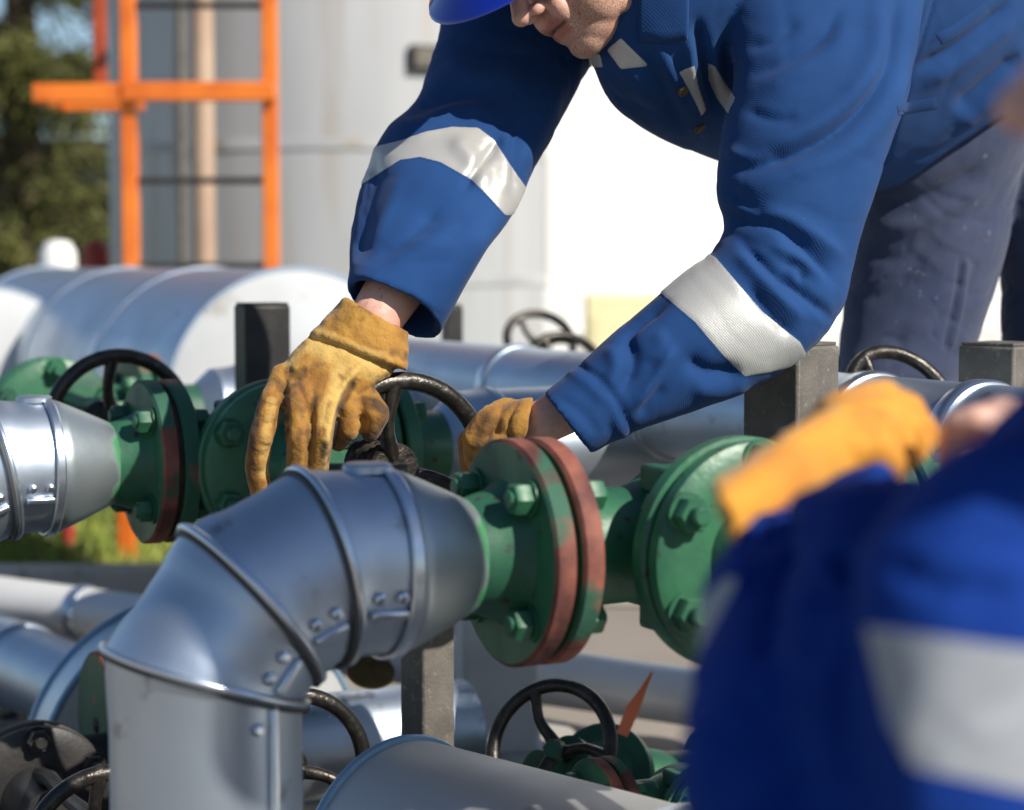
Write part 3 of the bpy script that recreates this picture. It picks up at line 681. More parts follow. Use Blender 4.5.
strokes = [
    # under-arm crease and its roll
    ([(899, -20), (897, 44), (884, 81), (861, 111), (827, 137), (787, 155), (735, 172)], -17, 7, (2.2, 2.7)), ([(880, -10), (876, 55), (856, 90), (832, 114), (795, 138), (745, 153)], 8, 12, (2.2, 2.7)),
    ([(908, 60), (890, 110), (866, 138), (830, 160), (780, 178), (735, 192)], 6, 11, (2.2, 2.7)),
    ([(840, 8), (822, 37), (790, 57), (750, 76)], -7, 7, NA), ([(850, 22), (832, 50), (800, 70), (760, 90)], 4, 9, NA), ([(800, 20), (775, 40), (745, 48)], -5, 6, NA),
    ([(745, 110), (775, 120), (800, 118)], -5, 6, NA), ([(726, 150), (752, 160), (775, 158)], 5, 6, NA), ([(722, 185), (745, 205), (770, 214)], -7, 7, NA), ([(728, 200), (760, 225), (790, 238)], 5, 7, NA),
    # elbow
    ([(738, 238), (762, 262), (786, 282), (818, 306), (836, 322)], -12, 5.5, NA), ([(735, 250), (757, 275), (780, 298), (806, 322)], 8, 7, NA), ([(748, 285), (768, 312), (792, 338)], -9, 5.5, NA),
    ([(720, 212), (755, 222), (785, 232), (815, 256), (836, 282)], -12, 6, NA), ([(745, 212), (785, 218), (822, 240), (845, 262)], 7, 8, NA), ([(782, 262), (800, 268), (802, 282)], -7, 4.5, NA), ([(770, 246), (800, 258), (822, 280)], 6, 6, NA),
    # forearm
    ([(670, 300), (642, 318), (627, 336), (634, 362), (622, 394)], -12, 6.5, NA), ([(610, 345), (616, 370), (604, 392)], 6, 8, NA), ([(676, 344), (653, 381), (630, 410)], 9, 5, NA),
    ([(686, 355), (706, 371), (742, 372)], -12, 8, NA), ([(664, 386), (652, 402), (640, 416)], -6, 5, NA), ([(690, 388), (720, 392), (750, 384)], 5, 9, NA), ([(655, 330), (662, 345), (655, 365)], 4, 8, NA),
    # cuff: raised double layer with a stitched upper edge
    ([(578, 364), (607, 386), (633, 430)], -5, 2.4, NA, 1), ([(570, 372), (598, 394), (624, 436)], 3.0, 5, NA, 1),
    ([(556, 396), (580, 412), (600, 436)], -2.5, 5, NA), ([(600, 400), (612, 418), (606, 436)], -3, 4, NA),
    # far sleeve
    ([(376, 150), (362, 200), (350, 262)], -15, 20, FA), ([(404, 172), (388, 206), (370, 246)], 3.5, 8, FA), ([(464, 190), (482, 162), (500, 138)], -11, 4, FA), ([(452, 138), (474, 165), (486, 192)], 7, 9, FA), ([(505, 130), (508, 160), (500, 196)], 6, 8, FA), ([(372, 258), (410, 238), (440, 205)], -4, 6, FA), ([(384, 268), (425, 248), (460, 215)], 4, 9, FA),
    ([(520, 120), (512, 160), (518, 196)], -8, 6, FA), ([(385, 128), (420, 128), (455, 112), (500, 116)], 9, 10, FA), ([(410, 106), (450, 98), (490, 88)], -8, 9, FA), ([(440, 60), (480, 78), (530, 80)], 6, 11, FA), ([(450, 40), (500, 52), (560, 52)], -6, 9, FA),
    ([(560, 80), (540, 130), (515, 170)], 4, 9, FA), ([(420, 215), (450, 220), (490, 205)], -3, 7, FA), ([(400, 240), (440, 246), (480, 236)], 3, 8, FA), ([(380, 262), (420, 262), (462, 262)], -3, 7, FA),
    ([(352, 278), (390, 284), (440, 316)], -2.5, 2.2, FA, 1),
    # body
    ([(1012, 2), (979, 30), (950, 52), (915, 70)], -9, 6, TO), ([(1018, 20), (985, 45), (955, 66), (920, 86)], 6, 8, TO), ([(1022, 55), (994, 78), (955, 112)], -11, 9, TO), ([(1024, 75), (996, 98), (955, 128)], 7, 9, TO),
    ([(938, -10), (912, 74), (884, 165)], -3, 2, TO, 1), ([(900, 160), (945, 150), (1000, 105)], -3, 6, TO),
    ([(640, 42), (662, 90), (690, 140)], -7, 7, TO), ([(655, 40), (678, 92), (702, 146)], 6, 6, TO), ([(697, 20), (704, 60), (716, 116)], -17, 5, TO), ([(688, 30), (692, 80), (702, 125)], 9, 7, TO), ([(712, 40), (720, 80), (730, 118)], 8, 7, TO), ([(725, 40), (728, 80), (736, 125)], -6, 7, TO),
    ([(600, 85), (625, 105), (660, 110)], -6, 8, TO), ([(615, 60), (640, 84), (655, 118)], 6, 8, TO),
]
sculpt(jme, strokes); relax(jme, 2)
v = get_v(jme); px, py, dd = proj(v); nn = get_n(jme)
d_near = path_param(v, cens[1])[0]; d_far = path_param(v, cens[2])[0]
st = np.full(len(v), -50.)
st = np.maximum(st, np.where((d_far < .13) & (px < 560), poly_sd(px, py, [(355, 152), (374, 147), (400, 141), (425, 132), (452, 127), (478, 128), (494, 140), (512, 168), (545, 215), (505, 215), (488, 196), (472, 180), (440, 162), (420, 157), (400, 160), (366, 182), (350, 190)]), -50))
st = np.maximum(st, np.where((d_near < .125) & (dd < 2.5), poly_sd(px, py, [(702, 250), (716, 258), (738, 284), (762, 312), (800, 342), (810, 362), (770, 372), (745, 376), (722, 354), (695, 322), (662, 294), (655, 284)]), -50))
ch = dd > 2.40
for pl_ in ([(607, 50), (621, 38), (645, 62), (648, 66), (621, 69)], [(588, 56), (600, 54), (603, 67), (590, 67)], [(678, 73), (685, 69), (694, 66), (698, 86), (706, 110), (701, 116), (692, 107), (684, 90)], [(708, 63), (715, 66), (723, 80), (734, 96), (746, 108), (739, 120), (727, 112), (716, 96), (709, 80)]):
    st = np.maximum(st, np.where(ch & (d_near > .09) & (nn @ FWD < .3), poly_sd(px, py, pl_), -50))
set_attr(jme, 'stripe', st); set_v(jme, v+nn*(np.clip(st+.3, 0, 1)*.0014)[:, None])
seam = np.where(np.abs(st+1.2) < 3, .95-np.abs(st+1.2), -50.)
def seamline(line, wd=1.2, dr=(0, 9)):
    global seam
    q, _ = seg_dist(px, py, smoothline(line)); seam = np.maximum(seam, np.where((dd > dr[0]) & (dd < dr[1]) & (nn @ FWD < .25), wd-q, -50))
seamline([(578, 364), (607, 386), (633, 430)], 1.1, NA); seamline([(938, -10), (912, 74), (884, 165)], 1.2, (2.4, 3)); seamline([(931, -10), (906, 72), (880, 158)], .8, (2.4, 3))
seamline([(900, 108), (935, 102)], 1.3); seamline([(935, 102), (938, 113)], 1.2); seamline([(930, 40), (960, 26), (985, 8)], .9); seamline([(928, 44), (945, 36)], 2.2); seamline([(926, 150), (962, 138)], 1.1); seamline([(927, 150), (928, 172)], 1.0)
seamline([(672, 90), (690, 126), (697, 150)], .9); seamline([(352, 280), (390, 286), (438, 320)], .9, FA)
set_attr(jme, 'seam', seam)
jo = soft(jme, 'jacket', M['blue'], p1)
# collar flap, placket and button
def slab(name, poly, d, th, m, parent, bend=None, bevel=.002):
    q = MB(); a = [Vector(P(x, y, dz)) for (x, y), dz in zip(poly, d)]; n = (a[1]-a[0]).cross(a[2]-a[0]).normalized()
    if n.dot(Vector(FWD)) > 0: n = -n
    b = [p+n*th for p in a]; k = len(a)
    q.add(a+b, [tuple(range(k)), tuple(range(2*k-1, k-1, -1))]+[(i, (i+1) % k, k+(i+1) % k, k+i) for i in range(k)])
    o = q.build(name, m, parent, bevel=bevel, smooth=True)
    for k_ in ('stripe', 'seam'): set_attr(o.data, k_, np.full(len(o.data.vertices), -50.))
    return o
slab('collar', [(585, -40), (612, -46), (606, 18), (590, 22)], (2.53, 2.52, 2.50, 2.51), .005, M['blue'], p1)
# sewn-on layers that follow the cloth: placket, pocket welts, waistband
from mathutils.bvhtree import BVHTree
def sewn(name, top, bot, me, m, parent, th=.0016, nx=40, ny=5):
    bv = BVHTree.FromPolygons([v_.co for v_ in me.vertices], [p_.vertices for p_ in me.polygons])
    a_, b_ = [np.array(smoothline(q, 8)) for q in (top, bot)]; g = []
    for i in range(nx):
        t_ = i/(nx-1)*(len(a_)-1); k_ = min(int(t_), len(a_)-2); f_ = t_-k_; A_ = a_[k_]*(1-f_)+a_[k_+1]*f_; B_ = b_[k_]*(1-f_)+b_[k_+1]*f_; row = []
        for j in range(ny):
            q = A_+(B_-A_)*j/(ny-1); d_ = Vector(P(q[0], q[1], 1.)-CPOS).normalized(); h = bv.ray_cast(Vector(CPOS), d_)
            if h[0] is None: return None
            e_ = .35 if (i in (0, nx-1) or j in (0, ny-1)) else 1.
            row.append((h[0]+h[1]*th*e_, h[0]-h[1]*.002))
        g.append(row)
    q = MB(); up_ = [g[i][j][0] for i in range(nx) for j in range(ny)]; dn = [g[i][j][1] for i in range(nx) for j in range(ny)]; o_ = nx*ny; fs = []
    for i in range(nx-1):
        for j in range(ny-1):
            c = i*ny+j; fs += [(c, c+1, c+ny+1, c+ny), (o_+c, o_+c+ny, o_+c+ny+1, o_+c+1)]
    ed = [i*ny for i in range(nx)]+[(nx-1)*ny+j for j in range(1, ny)]+[i*ny+ny-1 for i in range(nx-2, -1, -1)]+[j for j in range(ny-2, 0, -1)]
    for k_ in range(len(ed)): c, d_ = ed[k_], ed[(k_+1) % len(ed)]; fs.append((c, d_, o_+d_, o_+c))
    q.add(up_+dn, fs); o = q.build(name, m, parent, ang=70)
    for k_ in ('stripe', 'seam'): set_attr(o.data, k_, np.full(len(o.data.vertices), -50.))
    return o
sewn('collar', [(640, -24), (664, -28), (690, -30)], [(640, 40), (663, 43), (687, 39)], jo.data, M['blue'], p1, th=.009, nx=24, ny=12)
sewn('waistband', [(890, 166), (927, 153), (968, 132), (992, 108)], [(887, 180), (929, 166), (973, 144), (999, 119)], jo.data, M['blue'], p1)
sewn('pocket_welt', [(897, 106), (916, 101), (936, 98)], [(899, 115), (918, 111), (938, 108)], jo.data, M['blue'], p1, nx=14)
sewn('pocket_welt', [(926, 150), (942, 144), (958, 137)], [(928, 157), (944, 151), (961, 144)], jo.data, M['blue'], p1, nx=14, th=.003)
sewn('pocket_flap', [(936, 34), (958, 22), (984, 2)], [(942, 44), (964, 32), (990, 12)], jo.data, M['blue'], p1, nx=16)
sewn('placket', [(652, 48), (678, 96), (700, 140)], [(664, 46), (690, 92), (711, 136)], jo.data, M['blue'], p1)
sewn('chest_pocket', [(724, 46), (727, 56), (730, 64)], [(733, 44), (735, 54), (738, 62)], jo.data, M['blue'], p1, nx=10)
bv_ = BVHTree.FromPolygons([v_.co for v_ in jo.data.vertices], [p_.vertices for p_ in jo.data.polygons])
for bx_, by_ in ((699, 127), (682, 90)):
    d_ = Vector(P(bx_, by_, 1.)-CPOS).normalized(); h_ = bv_.ray_cast(Vector(CPOS), d_)
    if h_[0] is not None: MB().lathe([(0, .0075), (.004, .0075), (.0052, .006), (.0045, .003), (.0045, .0005)], h_[0], h_[1], 18).build('button', M['tag'], p1)
# trousers
leg_s = [(870, 130, 1060, 40, 2.95, .13), (862, 185, 1040, 120, 2.94, .14), (858, 215, 1018, 190, 2.95, .125), (850, 260, 1007, 255, 2.95, .115), (840, 330, 981, 335, 2.94, .10), (832, 420, 950, 425, 2.92, .085), (840, 560, 945, 560, 2.95, .075), (850, 800, 945, 800, 2.98, .07), (850, 985, 950, 985, 3.0, .07)]
leg2_s = [(940, 150, 1120, 90, 3.06, .14), (990, 230, 1130, 220, 3.08, .12), (1003, 340, 1125, 340, 3.08, .105), (1006, 450, 1110, 450, 3.08, .09), (1000, 700, 1095, 700, 3.1, .075), (1000, 960, 1095, 960, 3.12, .07)]
tr = MB(); lc = []
for s_ in (leg_s, leg2_s):
    r_, c_ = loft(s_, 36, 5, 2.2); tr.rings(r_); lc.append(c_)
tme = remesh(tr, .0048, 5)
ripple(tme, lc[0], .004, None, 41, .05, .1); ripple(tme, lc[1], .004, None, 51, .05, .1)
sculpt(tme, [([(960, 262), (955, 300), (945, 345)], -4, 2.2, (2.7, 3.1), 1), ([(966, 262), (962, 300), (952, 345)], 3, 3, (2.7, 3.1), 1), ([(870, 200), (920, 200), (985, 165)], -7, 8, (2.7, 3.2)), ([(865, 225), (915, 225), (990, 185)], 6, 9, (2.7, 3.2)),
              ([(856, 250), (905, 258), (960, 215)], -5, 9, (2.7, 3.2)), ([(860, 300), (890, 290), (930, 250)], -5, 8, (2.7, 3.2)), ([(900, 340), (930, 310), (955, 280)], 4, 8, (2.7, 3.2))])
soft(tme, 'trousers', M['trouser'], p1)
for c_, dx in ((lc[0], 0), (lc[1], 0)):
    b = c_[-1]; q = MB(); q.caps([(b[0]+.02, b[1]+.02, .055), (b[0]-.05, b[1]-.05, .045), (b[0]-.13, b[1]-.10, .036)], [.05, .043, .034]); q.box((b[0]-.05, b[1]-.04, .012), (.25, .09, .024), Matrix.Rotation(R(38), 3, 'Z'))
    q.caps([(b[0]+.02, b[1]+.02, .05), (b[0]+.01, b[1], .17)], [.05, .055])
    soft(remesh(q, .006, 5), 'boot', M['steel_black'], p1)
# body (skin): head, neck, core, arms down to the wrists and palms, legs
ROLL = 26
hs, hf, hu = basis(Vector((-.78, 0, -.62))*math.cos(R(26))+Vector((0, -1, 0))*math.sin(R(26)), (-.62, -.0, .78))
nose = Vector(P(515, 22, 2.42)); ho = nose-(hf*.134-hu*.034)*1.06
bd = MB(); head_pieces(bd, ho, hs, hf, hu)
neck = Vector(P(700, -60, 2.56))
bd.caps([ho-hf*.03-hu*.04, ho.lerp(neck, .5)-hf*.012, neck], [.060, .058, .066])
pv = lambda *a: Vector(P(*a))
bd.caps([neck, pv(780, -10, 2.66), pv(880, 40, 2.78), pv(955, 85, 2.97)], [.07, .10, .09, .065])
bd.caps([pv(820, -50, 2.52), pv(812, 80, 2.47), pv(790, 285, 2.40), pv(660, 360, 2.35), pv(545, 421, 2.316), pv(516, 426, 2.33)], [.06, .05, .04, .040, .0265, .020])
bd.caps([neck, pv(820, -50, 2.52)], [.06, .06]); bd.caps([neck, pv(580, -30, 2.68)], [.06, .06])
bd.caps([pv(580, -30, 2.68), pv(500, 100, 2.62), pv(450, 180, 2.53), pv(412, 262, 2.43), pv(376, 318, 2.385), pv(345, 352, 2.37)], [.055, .048, .042, .040, .0325, .026])
for c_ in lc: bd.caps([c_[9], c_[len(c_)//2], c_[-1]], [.07, .045, .04])
bme = remesh(bd, .0028, 4); head_attrs(bme, ho, hs, hf, hu)
soft(bme, 'body', M['skin'], p1)
eyes_and_hat(p1, ho, hs, hf, hu, .076, .002, ROLL)

hr = MB(); rot = Matrix((hs, hf, hu)).transposed(); hr.sphere(ho+hf*-.022+hu*.035, (.081, .097, .078), 28, rot)
hr.build('hair', M['hair'], p1)
# gloves
def glove(chains, lofts, name, m, parent, voxel=.0024, strokes=(), stains=(), rip=.0016, smooth=5, seed=0, pale=()):
    q = MB()
    for c in chains: q.caps([P(*a[:3]) for a in c], [a[3] for a in c], 16)
    for s_ in lofts: q.rings(loft(s_, 32, 4, 2.3)[0])
    me = remesh(q, voxel, smooth)
    v = get_v(me); n = get_n(me); h = vnoise(v/.011, seed)*.6+vnoise(v/.005, seed+3)*.3+vnoise(v/.024, seed+5)*.7
    set_v(me, v+n*(h*rip)[:, None]); sculpt(me, strokes)
    v = get_v(me); px, py, d = proj(v); s = np.full(len(v), -1.); pl = np.full(len(v), -1.)
    for line, wd, k in stains:
        dist, _ = seg_dist(px, py, smoothline(line)); s = np.maximum(s, k-(dist/wd)**2+vnoise(v/.008, 77)*.55)
    for line, wd, k in pale:
        dist, _ = seg_dist(px, py, smoothline(line)); pl = np.maximum(pl, 1.15*k-(dist/wd/1.25)**2+vnoise(v/.010, 78)*.45)
    set_attr(me, 'stain', s*.85); set_attr(me, 'pale', pl*.9)
    return soft(me, name, m, parent)
g1 = glove(
    [[(284, 376, 2.35, .0165), (272, 402, 2.325, .0155), (261, 436, 2.315, .0150), (257, 470, 2.33, .0142), (262, 494, 2.345, .0132)],
     [(302, 380, 2.34, .0175), (299, 404, 2.315, .0165), (297, 436, 2.305, .0155), (298, 470, 2.325, .0145)],
     [(325, 384, 2.34, .0170), (324, 404, 2.32, .0165), (321, 436, 2.31, .0155), (317, 470, 2.325, .0145)],
     [(348, 385, 2.35, .0165), (345, 408, 2.335, .0155), (348, 428, 2.345, .0150), (339, 440, 2.365, .0140)],
     [(352, 376, 2.365, .0175), (366, 400, 2.355, .0175), (376, 414, 2.355, .0175), (370, 429, 2.36, .0145)]],
    [[(344, 297, 409, 332, 2.385, .042), (330, 313, 408, 350, 2.38, .043), (309, 335, 407, 371, 2.372, .041)],
     [(322, 326, 402, 362, 2.375, .034), (303, 342, 392, 374, 2.365, .033), (287, 358, 372, 388, 2.355, .030), (277, 378, 358, 400, 2.345, .026)]],
    'glove', M['leather'], p1,
    strokes=[([(311, 338), (339, 347), (375, 362), (404, 374)], -4, 2.2, (0, 9), 1), ([(313, 331), (341, 340), (376, 355), (405, 366)], 2.2, 3, (0, 9), 1),
             ([(364, 362), (346, 382), (334, 402), (328, 430), (323, 465)], 4.0, 3.6), ([(356, 378), (344, 400), (337, 425)], -4, 3.5), ([(296, 376), (304, 396), (311, 420), (309, 465)], -5, 3.2),
             ([(284, 398), (284, 430), (280, 470)], -8, 3.6), ([(272, 388), (280, 392), (290, 390)], -4, 3), ([(292, 372), (300, 366), (312, 368)], 3, 4), ([(290, 382), (300, 378), (308, 384)], -3, 3), ([(262, 422), (268, 424), (274, 422)], -2.2, 2), ([(258, 445), (265, 447), (271, 446)], -2.2, 2), ([(266, 405), (273, 406), (279, 404)], -2.2, 2),
             ([(350, 398), (362, 396), (378, 398)], 2, 3), ([(358, 415), (364, 424), (360, 440)], -6, 4)],
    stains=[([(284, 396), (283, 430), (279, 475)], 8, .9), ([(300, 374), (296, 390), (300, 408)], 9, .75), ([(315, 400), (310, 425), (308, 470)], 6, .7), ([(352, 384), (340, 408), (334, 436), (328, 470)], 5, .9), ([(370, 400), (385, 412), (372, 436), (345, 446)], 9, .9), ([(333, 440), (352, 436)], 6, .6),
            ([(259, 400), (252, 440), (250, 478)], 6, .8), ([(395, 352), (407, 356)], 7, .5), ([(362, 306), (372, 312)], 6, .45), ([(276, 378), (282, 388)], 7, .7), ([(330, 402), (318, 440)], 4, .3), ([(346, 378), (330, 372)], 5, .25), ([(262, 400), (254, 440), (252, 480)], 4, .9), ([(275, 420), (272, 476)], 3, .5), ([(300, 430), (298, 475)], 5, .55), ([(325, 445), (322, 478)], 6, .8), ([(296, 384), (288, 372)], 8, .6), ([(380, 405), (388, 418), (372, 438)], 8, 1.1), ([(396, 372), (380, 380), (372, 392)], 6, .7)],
    pale=[([(318, 344), (346, 356), (378, 368)], 13, 1.), ([(340, 356), (338, 385), (328, 420)], 9, 1.), ([(364, 362), (344, 384), (330, 430), (325, 466)], 4, 1.1), ([(272, 402), (266, 436), (264, 474)], 6, .7), ([(300, 350), (290, 362)], 9, .6)], seed=5)
g2 = glove(
    [[(506, 412, 2.33, .0165), (488, 420, 2.305, .0155), (475, 438, 2.305, .0150), (476, 462, 2.325, .014)],
     [(506, 420, 2.345, .0165), (486, 424, 2.335, .0155), (470, 442, 2.335, .0150), (472, 466, 2.355, .014)],
     [(507, 424, 2.365, .0165), (488, 430, 2.365, .0155), (474, 446, 2.365, .0150), (476, 466, 2.375, .014)],
     [(510, 428, 2.38, .0150), (494, 436, 2.39, .0140), (482, 450, 2.39, .0135), (482, 468, 2.395, .0125)],
     [(512, 436, 2.32, .0170), (500, 448, 2.295, .0160), (488, 462, 2.295, .0150), (480, 474, 2.31, .0135)]],
    [[(534, 397, 525, 443, 2.318, .036), (520, 398, 512, 448, 2.318, .038), (503, 405, 503, 450, 2.325, .036), (490, 414, 492, 455, 2.335, .03)]],
    'glove', M['leather'], p1, strokes=[([(520, 398), (508, 420), (510, 446)], -3, 2.4), ([(500, 408), (490, 418), (482, 436)], 3, 4)],
    stains=[([(490, 420), (482, 440), (485, 465)], 12, .8), ([(512, 436), (500, 450)], 9, .8)], seed=15)

# ------------------------------------------------------------------ second worker, close to the lens
p2 = thing('person', 'blurred worker in royal blue jacket close to the lens with an orange glove raised', 'person', (P(1120, 500, 1.1)[0], P(1120, 500, 1.1)[1], 0))
ua = [(915, 474, 1075, 404, .98, .06), (878, 515, 1105, 447, .955, .066), (850, 560, 1115, 540, .94, .068), (858, 650, 1105, 665, .93, .066), (868, 770, 1085, 800, .925, .064), (870, 880, 1050, 930, .925, .06), (850, 960, 1000, 1030, .94, .055)]
fa = [(738, 536, 882, 466, 1.24, .075), (706, 590, 900, 520, 1.17, .085), (690, 680, 885, 660, 1.07, .08), (692, 790, 880, 820, 1.0, .07), (735, 900, 930, 930, .955, .06), (800, 980, 1000, 1000, .94, .052)]
to = [(960, 1330, 1370, 1330, 1.18, .14), (930, 1080, 1420, 1080, 1.14, .15), (960, 800, 1440, 800, 1.11, .15), (985, 600, 1420, 600, 1.10, .14), (1010, 490, 1350, 460, 1.10, .12), (1050, 410, 1290, 370, 1.07, .08), (1120, 355, 1260, 325, 1.05, .06)]
# the other arm reaches past behind the first sleeve
ob = [(1330, 430, 1430, 560, 1.12, .07), (1220, 430, 1310, 600, 1.2, .06), (1110, 410, 1150, 560, 1.26, .052), (1020, 404, 1035, 500, 1.30, .044)]
jk = MB(); c2 = []
web = [(790, 500, 950, 478, 1.12, .06), (800, 560, 940, 540, 1.05, .06), (800, 650, 930, 640, 1.0, .06), (800, 780, 930, 790, .97, .055), (800, 900, 930, 920, .96, .05)]
for s_ in (ua, fa, to, ob, web):
    r_, c_ = loft(s_, 36, 5, 2.2); jk.rings(r_); c2.append(c_)
jk.caps([P(1190, 415, 1.09), P(1380, 500, 1.12)], [.075, .085], 24); jk.caps([P(1180, 430, 1.08), P(1080, 470, 1.0)], [.065, .05], 24)
j2 = remesh(jk, .0042, 22); open_cuff(j2, c2[1][::-1], .03); open_cuff(j2, c2[3], .03)
ripple(j2, c2[0], .004, None, 61, .045, .08); ripple(j2, c2[1], .0055, None, 71, .03, .07); ripple(j2, c2[2], .004, None, 81, .06, .1, .3)
sculpt(j2, [([(815, 500), (790, 540), (772, 600), (764, 660)], -10, 12), ([(828, 545), (838, 562), (850, 590)], -12, 12), ([(780, 500), (750, 545), (728, 600)], 8, 14), ([(850, 620), (838, 700), (842, 800)], -7, 12), ([(800, 560), (800, 640), (812, 740)], 8, 16), ([(880, 560), (950, 590), (1020, 590)], -5, 14)])
v = get_v(j2); px, py, dd = proj(v); st = np.full(len(v), -50.)
st = np.maximum(st, np.where((path_param(v, c2[0])[0] < .10) & (dd < 1.02) & (px > 850), poly_sd(px, py, [(864, 626), (930, 636), (1000, 646), (1130, 660), (1130, 810), (1024, 792), (960, 778), (912, 768), (888, 722)]), -50))
st = np.maximum(st, np.where(path_param(v, c2[1])[0] < .09, poly_sd(px, py, [(676, 640), (700, 600), (733, 572), (737, 582), (716, 622), (690, 668)]), -50))
set_attr(j2, 'stripe', st); soft(j2, 'jacket', M['blue2'], p2)
# kneeling legs below the frame
hip = pv(1160, 1330, 1.18); tr = MB()
kn = Vector((hip.x-.10, hip.y+.40, .44)); tr.caps([hip, kn], [.10, .075]); tr.caps([kn, (kn.x-.02, kn.y-.05, .10)], [.072, .055])
k2 = Vector((hip.x+.20, hip.y+.10, .08)); tr.caps([hip+Vector((.1, 0, 0)), k2], [.10, .075]); tr.caps([k2, (k2.x+.06, k2.y-.40, .08)], [.07, .05])
soft(remesh(tr, .007, 5), 'trousers', M['trouser'], p2)
for a, b in (((kn.x-.02, kn.y-.07, .05), (kn.x-.06, kn.y+.13, .035)), ((k2.x+.06, k2.y-.40, .06), (k2.x+.07, k2.y-.55, .05))):
    q = MB().caps([a, b], [.05, .036]); soft(remesh(q, .006, 4), 'boot', M['steel_black'], p2)
s2, f2, u2 = basis((-.80, .60, .16), (.1, 0, 1)); o2 = Vector(P(1016, 104, .92))-f2*.134+u2*.034
bd = MB(); head_pieces(bd, o2, s2, f2, u2); n2 = pv(1185, 345, 1.04)
bd.caps([o2-f2*.03-u2*.05, n2], [.055, .052]); bd.caps([n2, pv(1180, 700, 1.11), hip], [.06, .10, .10])
bd.caps([c2[0][9], c2[0][15], c2[0][-1], c2[1][-2], c2[1][14], c2[1][8], c2[1][3]], [.04, .04, .03, .03, .026, .024, .022])
bd.caps([c2[2][-14], c2[0][9]], [.022, .022]); bd.caps([c2[2][-14], pv(1370, 500, 1.12), pv(1130, 480, 1.25), pv(1030, 448, 1.31)], [.03, .035, .034, .027])
bd.caps([hip, kn, (kn.x-.02, kn.y-.05, .12)], [.08, .05, .04]); bd.caps([hip, k2], [.08, .05])
# bare hand of the other arm: palm, four fingers and a thumb
bd.caps([pv(1030, 448, 1.31), pv(1004, 432, 1.33), pv(992, 432, 1.335)], [.025, .024, .022])
for k in range(4):
    y0 = 420+8*k; bd.caps([pv(1000, y0+2, 1.315+.012*k), pv(975, y0-1, 1.31+.012*k), pv(956, y0+4, 1.315+.012*k), pv(948, y0+16, 1.325+.012*k)], [.0105, .0098, .0090, .0080], 12)
bd.caps([pv(1008, 446, 1.30), pv(985, 456, 1.29), pv(966, 458, 1.30)], [.012, .0105, .009], 12)
b2 = remesh(bd, .0032, 3); head_attrs(b2, o2, s2, f2, u2); soft(b2, 'body', M['skin'], p2); eyes_and_hat(p2, o2, s2, f2, u2, .02, .018)
hr = MB(); hr.sphere(o2+f2*-.022+u2*.035, (.081, .097, .078), 28, Matrix((s2, f2, u2)).transposed()); hr.build('hair', M['hair'], p2)
glove([[(842, 420, 1.37, .021), (880, 404, 1.40, .0165), (906, 414, 1.42, .015), (922, 437, 1.43, .0135)], [(848, 432, 1.35, .021), (884, 416, 1.37, .0165), (904, 428, 1.38, .015), (912, 447, 1.39, .0135)],
       [(850, 444, 1.33, .020), (880, 432, 1.34, .016), (896, 444, 1.35, .0145), (898, 460, 1.36, .013)], [(846, 454, 1.315, .019), (872, 448, 1.315, .015), (885, 460, 1.32, .0135), (886, 474, 1.33, .012)],
       [(820, 440, 1.38, .02), (856, 408, 1.43, .0165), (884, 398, 1.46, .015)]],
      [[(712, 482, 742, 566, 1.23, .07), (762, 448, 800, 510, 1.27, .058), (806, 420, 838, 482, 1.31, .045), (842, 404, 872, 474, 1.35, .035)]], 'glove', M['leather2'], p2, .003, seed=31, rip=.002)
# ================================================================== YARD AND BACKGROUND
def sheet(name, x0, x1, y0, y1, z, m, kind='structure', nx=1, ny=1):
    q = MB(); vs = []; fs = []
    for j in range(ny+1):
        for i in range(nx+1): vs.append((x0+(x1-x0)*i/nx, y0+(y1-y0)*j/ny, z))
    for j in range(ny):
        for i in range(nx): a = j*(nx+1)+i; fs.append((a, a+1, a+nx+2, a+nx+1))
    q.add(vs, fs); return tag(q.build(name, m), kind=kind)
sheet('ground', -150, 150, -60, 250, 0, M['ground'])
sheet('lawn', -14, 14, 5.2, 8.2, .004, M['soil'])
q = MB(); nb = 26000
X = rng.uniform(-3.6, 3.6, nb); Y = rng.uniform(5.22, 8.18, nb); A = rng.uniform(0, 6.28, nb); Hh = rng.uniform(.03, .075, nb)
vs = []; fs = []
for k in range(nb):
    dx, dy = math.cos(A[k])*.005, math.sin(A[k])*.005; lx, ly = rng.normal(0, .018), rng.normal(0, .018)
    vs += [(X[k]-dx, Y[k]-dy, .004), (X[k]+dx, Y[k]+dy, .004), (X[k]+lx, Y[k]+ly, Hh[k])]; fs.append((3*k, 3*k+1, 3*k+2))
q.add(vs, fs); tag(q.build('grass', M['grass'], smooth=False), 'short green grass of the lawn strip', 'grass', kind='stuff')
# kerb
tag(MB().box((0, 5.14, .05), (28, .12, .1)).build('kerb', M['concrete'], bevel=.01), kind='structure')
# storage tank
tc = P(331, 405, 8.85); tc[2] = 0; TR = .86*8.85/8.0
tk = thing('storage_tank', 'tall pale grey metal tank behind the orange ladder', 'tank', tc)
MB().lathe([(z, TR) for z in np.linspace(0, 6, 25)], (0, 0, 0), (0, 0, 1), 96, cap=False).build('shell', M['tank'], tk, local=True)
MB().lathe([(6, TR), (6.4, TR*.6), (6.5, .02)], (0, 0, 0), (0, 0, 1), 64).build('roof', M['tank'], tk, local=True, ang=60)
for z in (.82, 1.36, 2.0, 2.9): MB().lathe([(z-.02, TR), (z-.02, TR+.008), (z+.02, TR+.008), (z+.02, TR)], (0, 0, 0), (0, 0, 1), 96, closed=True, cap=False).build('weld_seam', M['tank'], tk, local=True)
npx = P(410, 61, 8.02)-tc; a = math.atan2(npx[0], -npx[1])
rot = Matrix.Rotation(a, 3, 'Z')
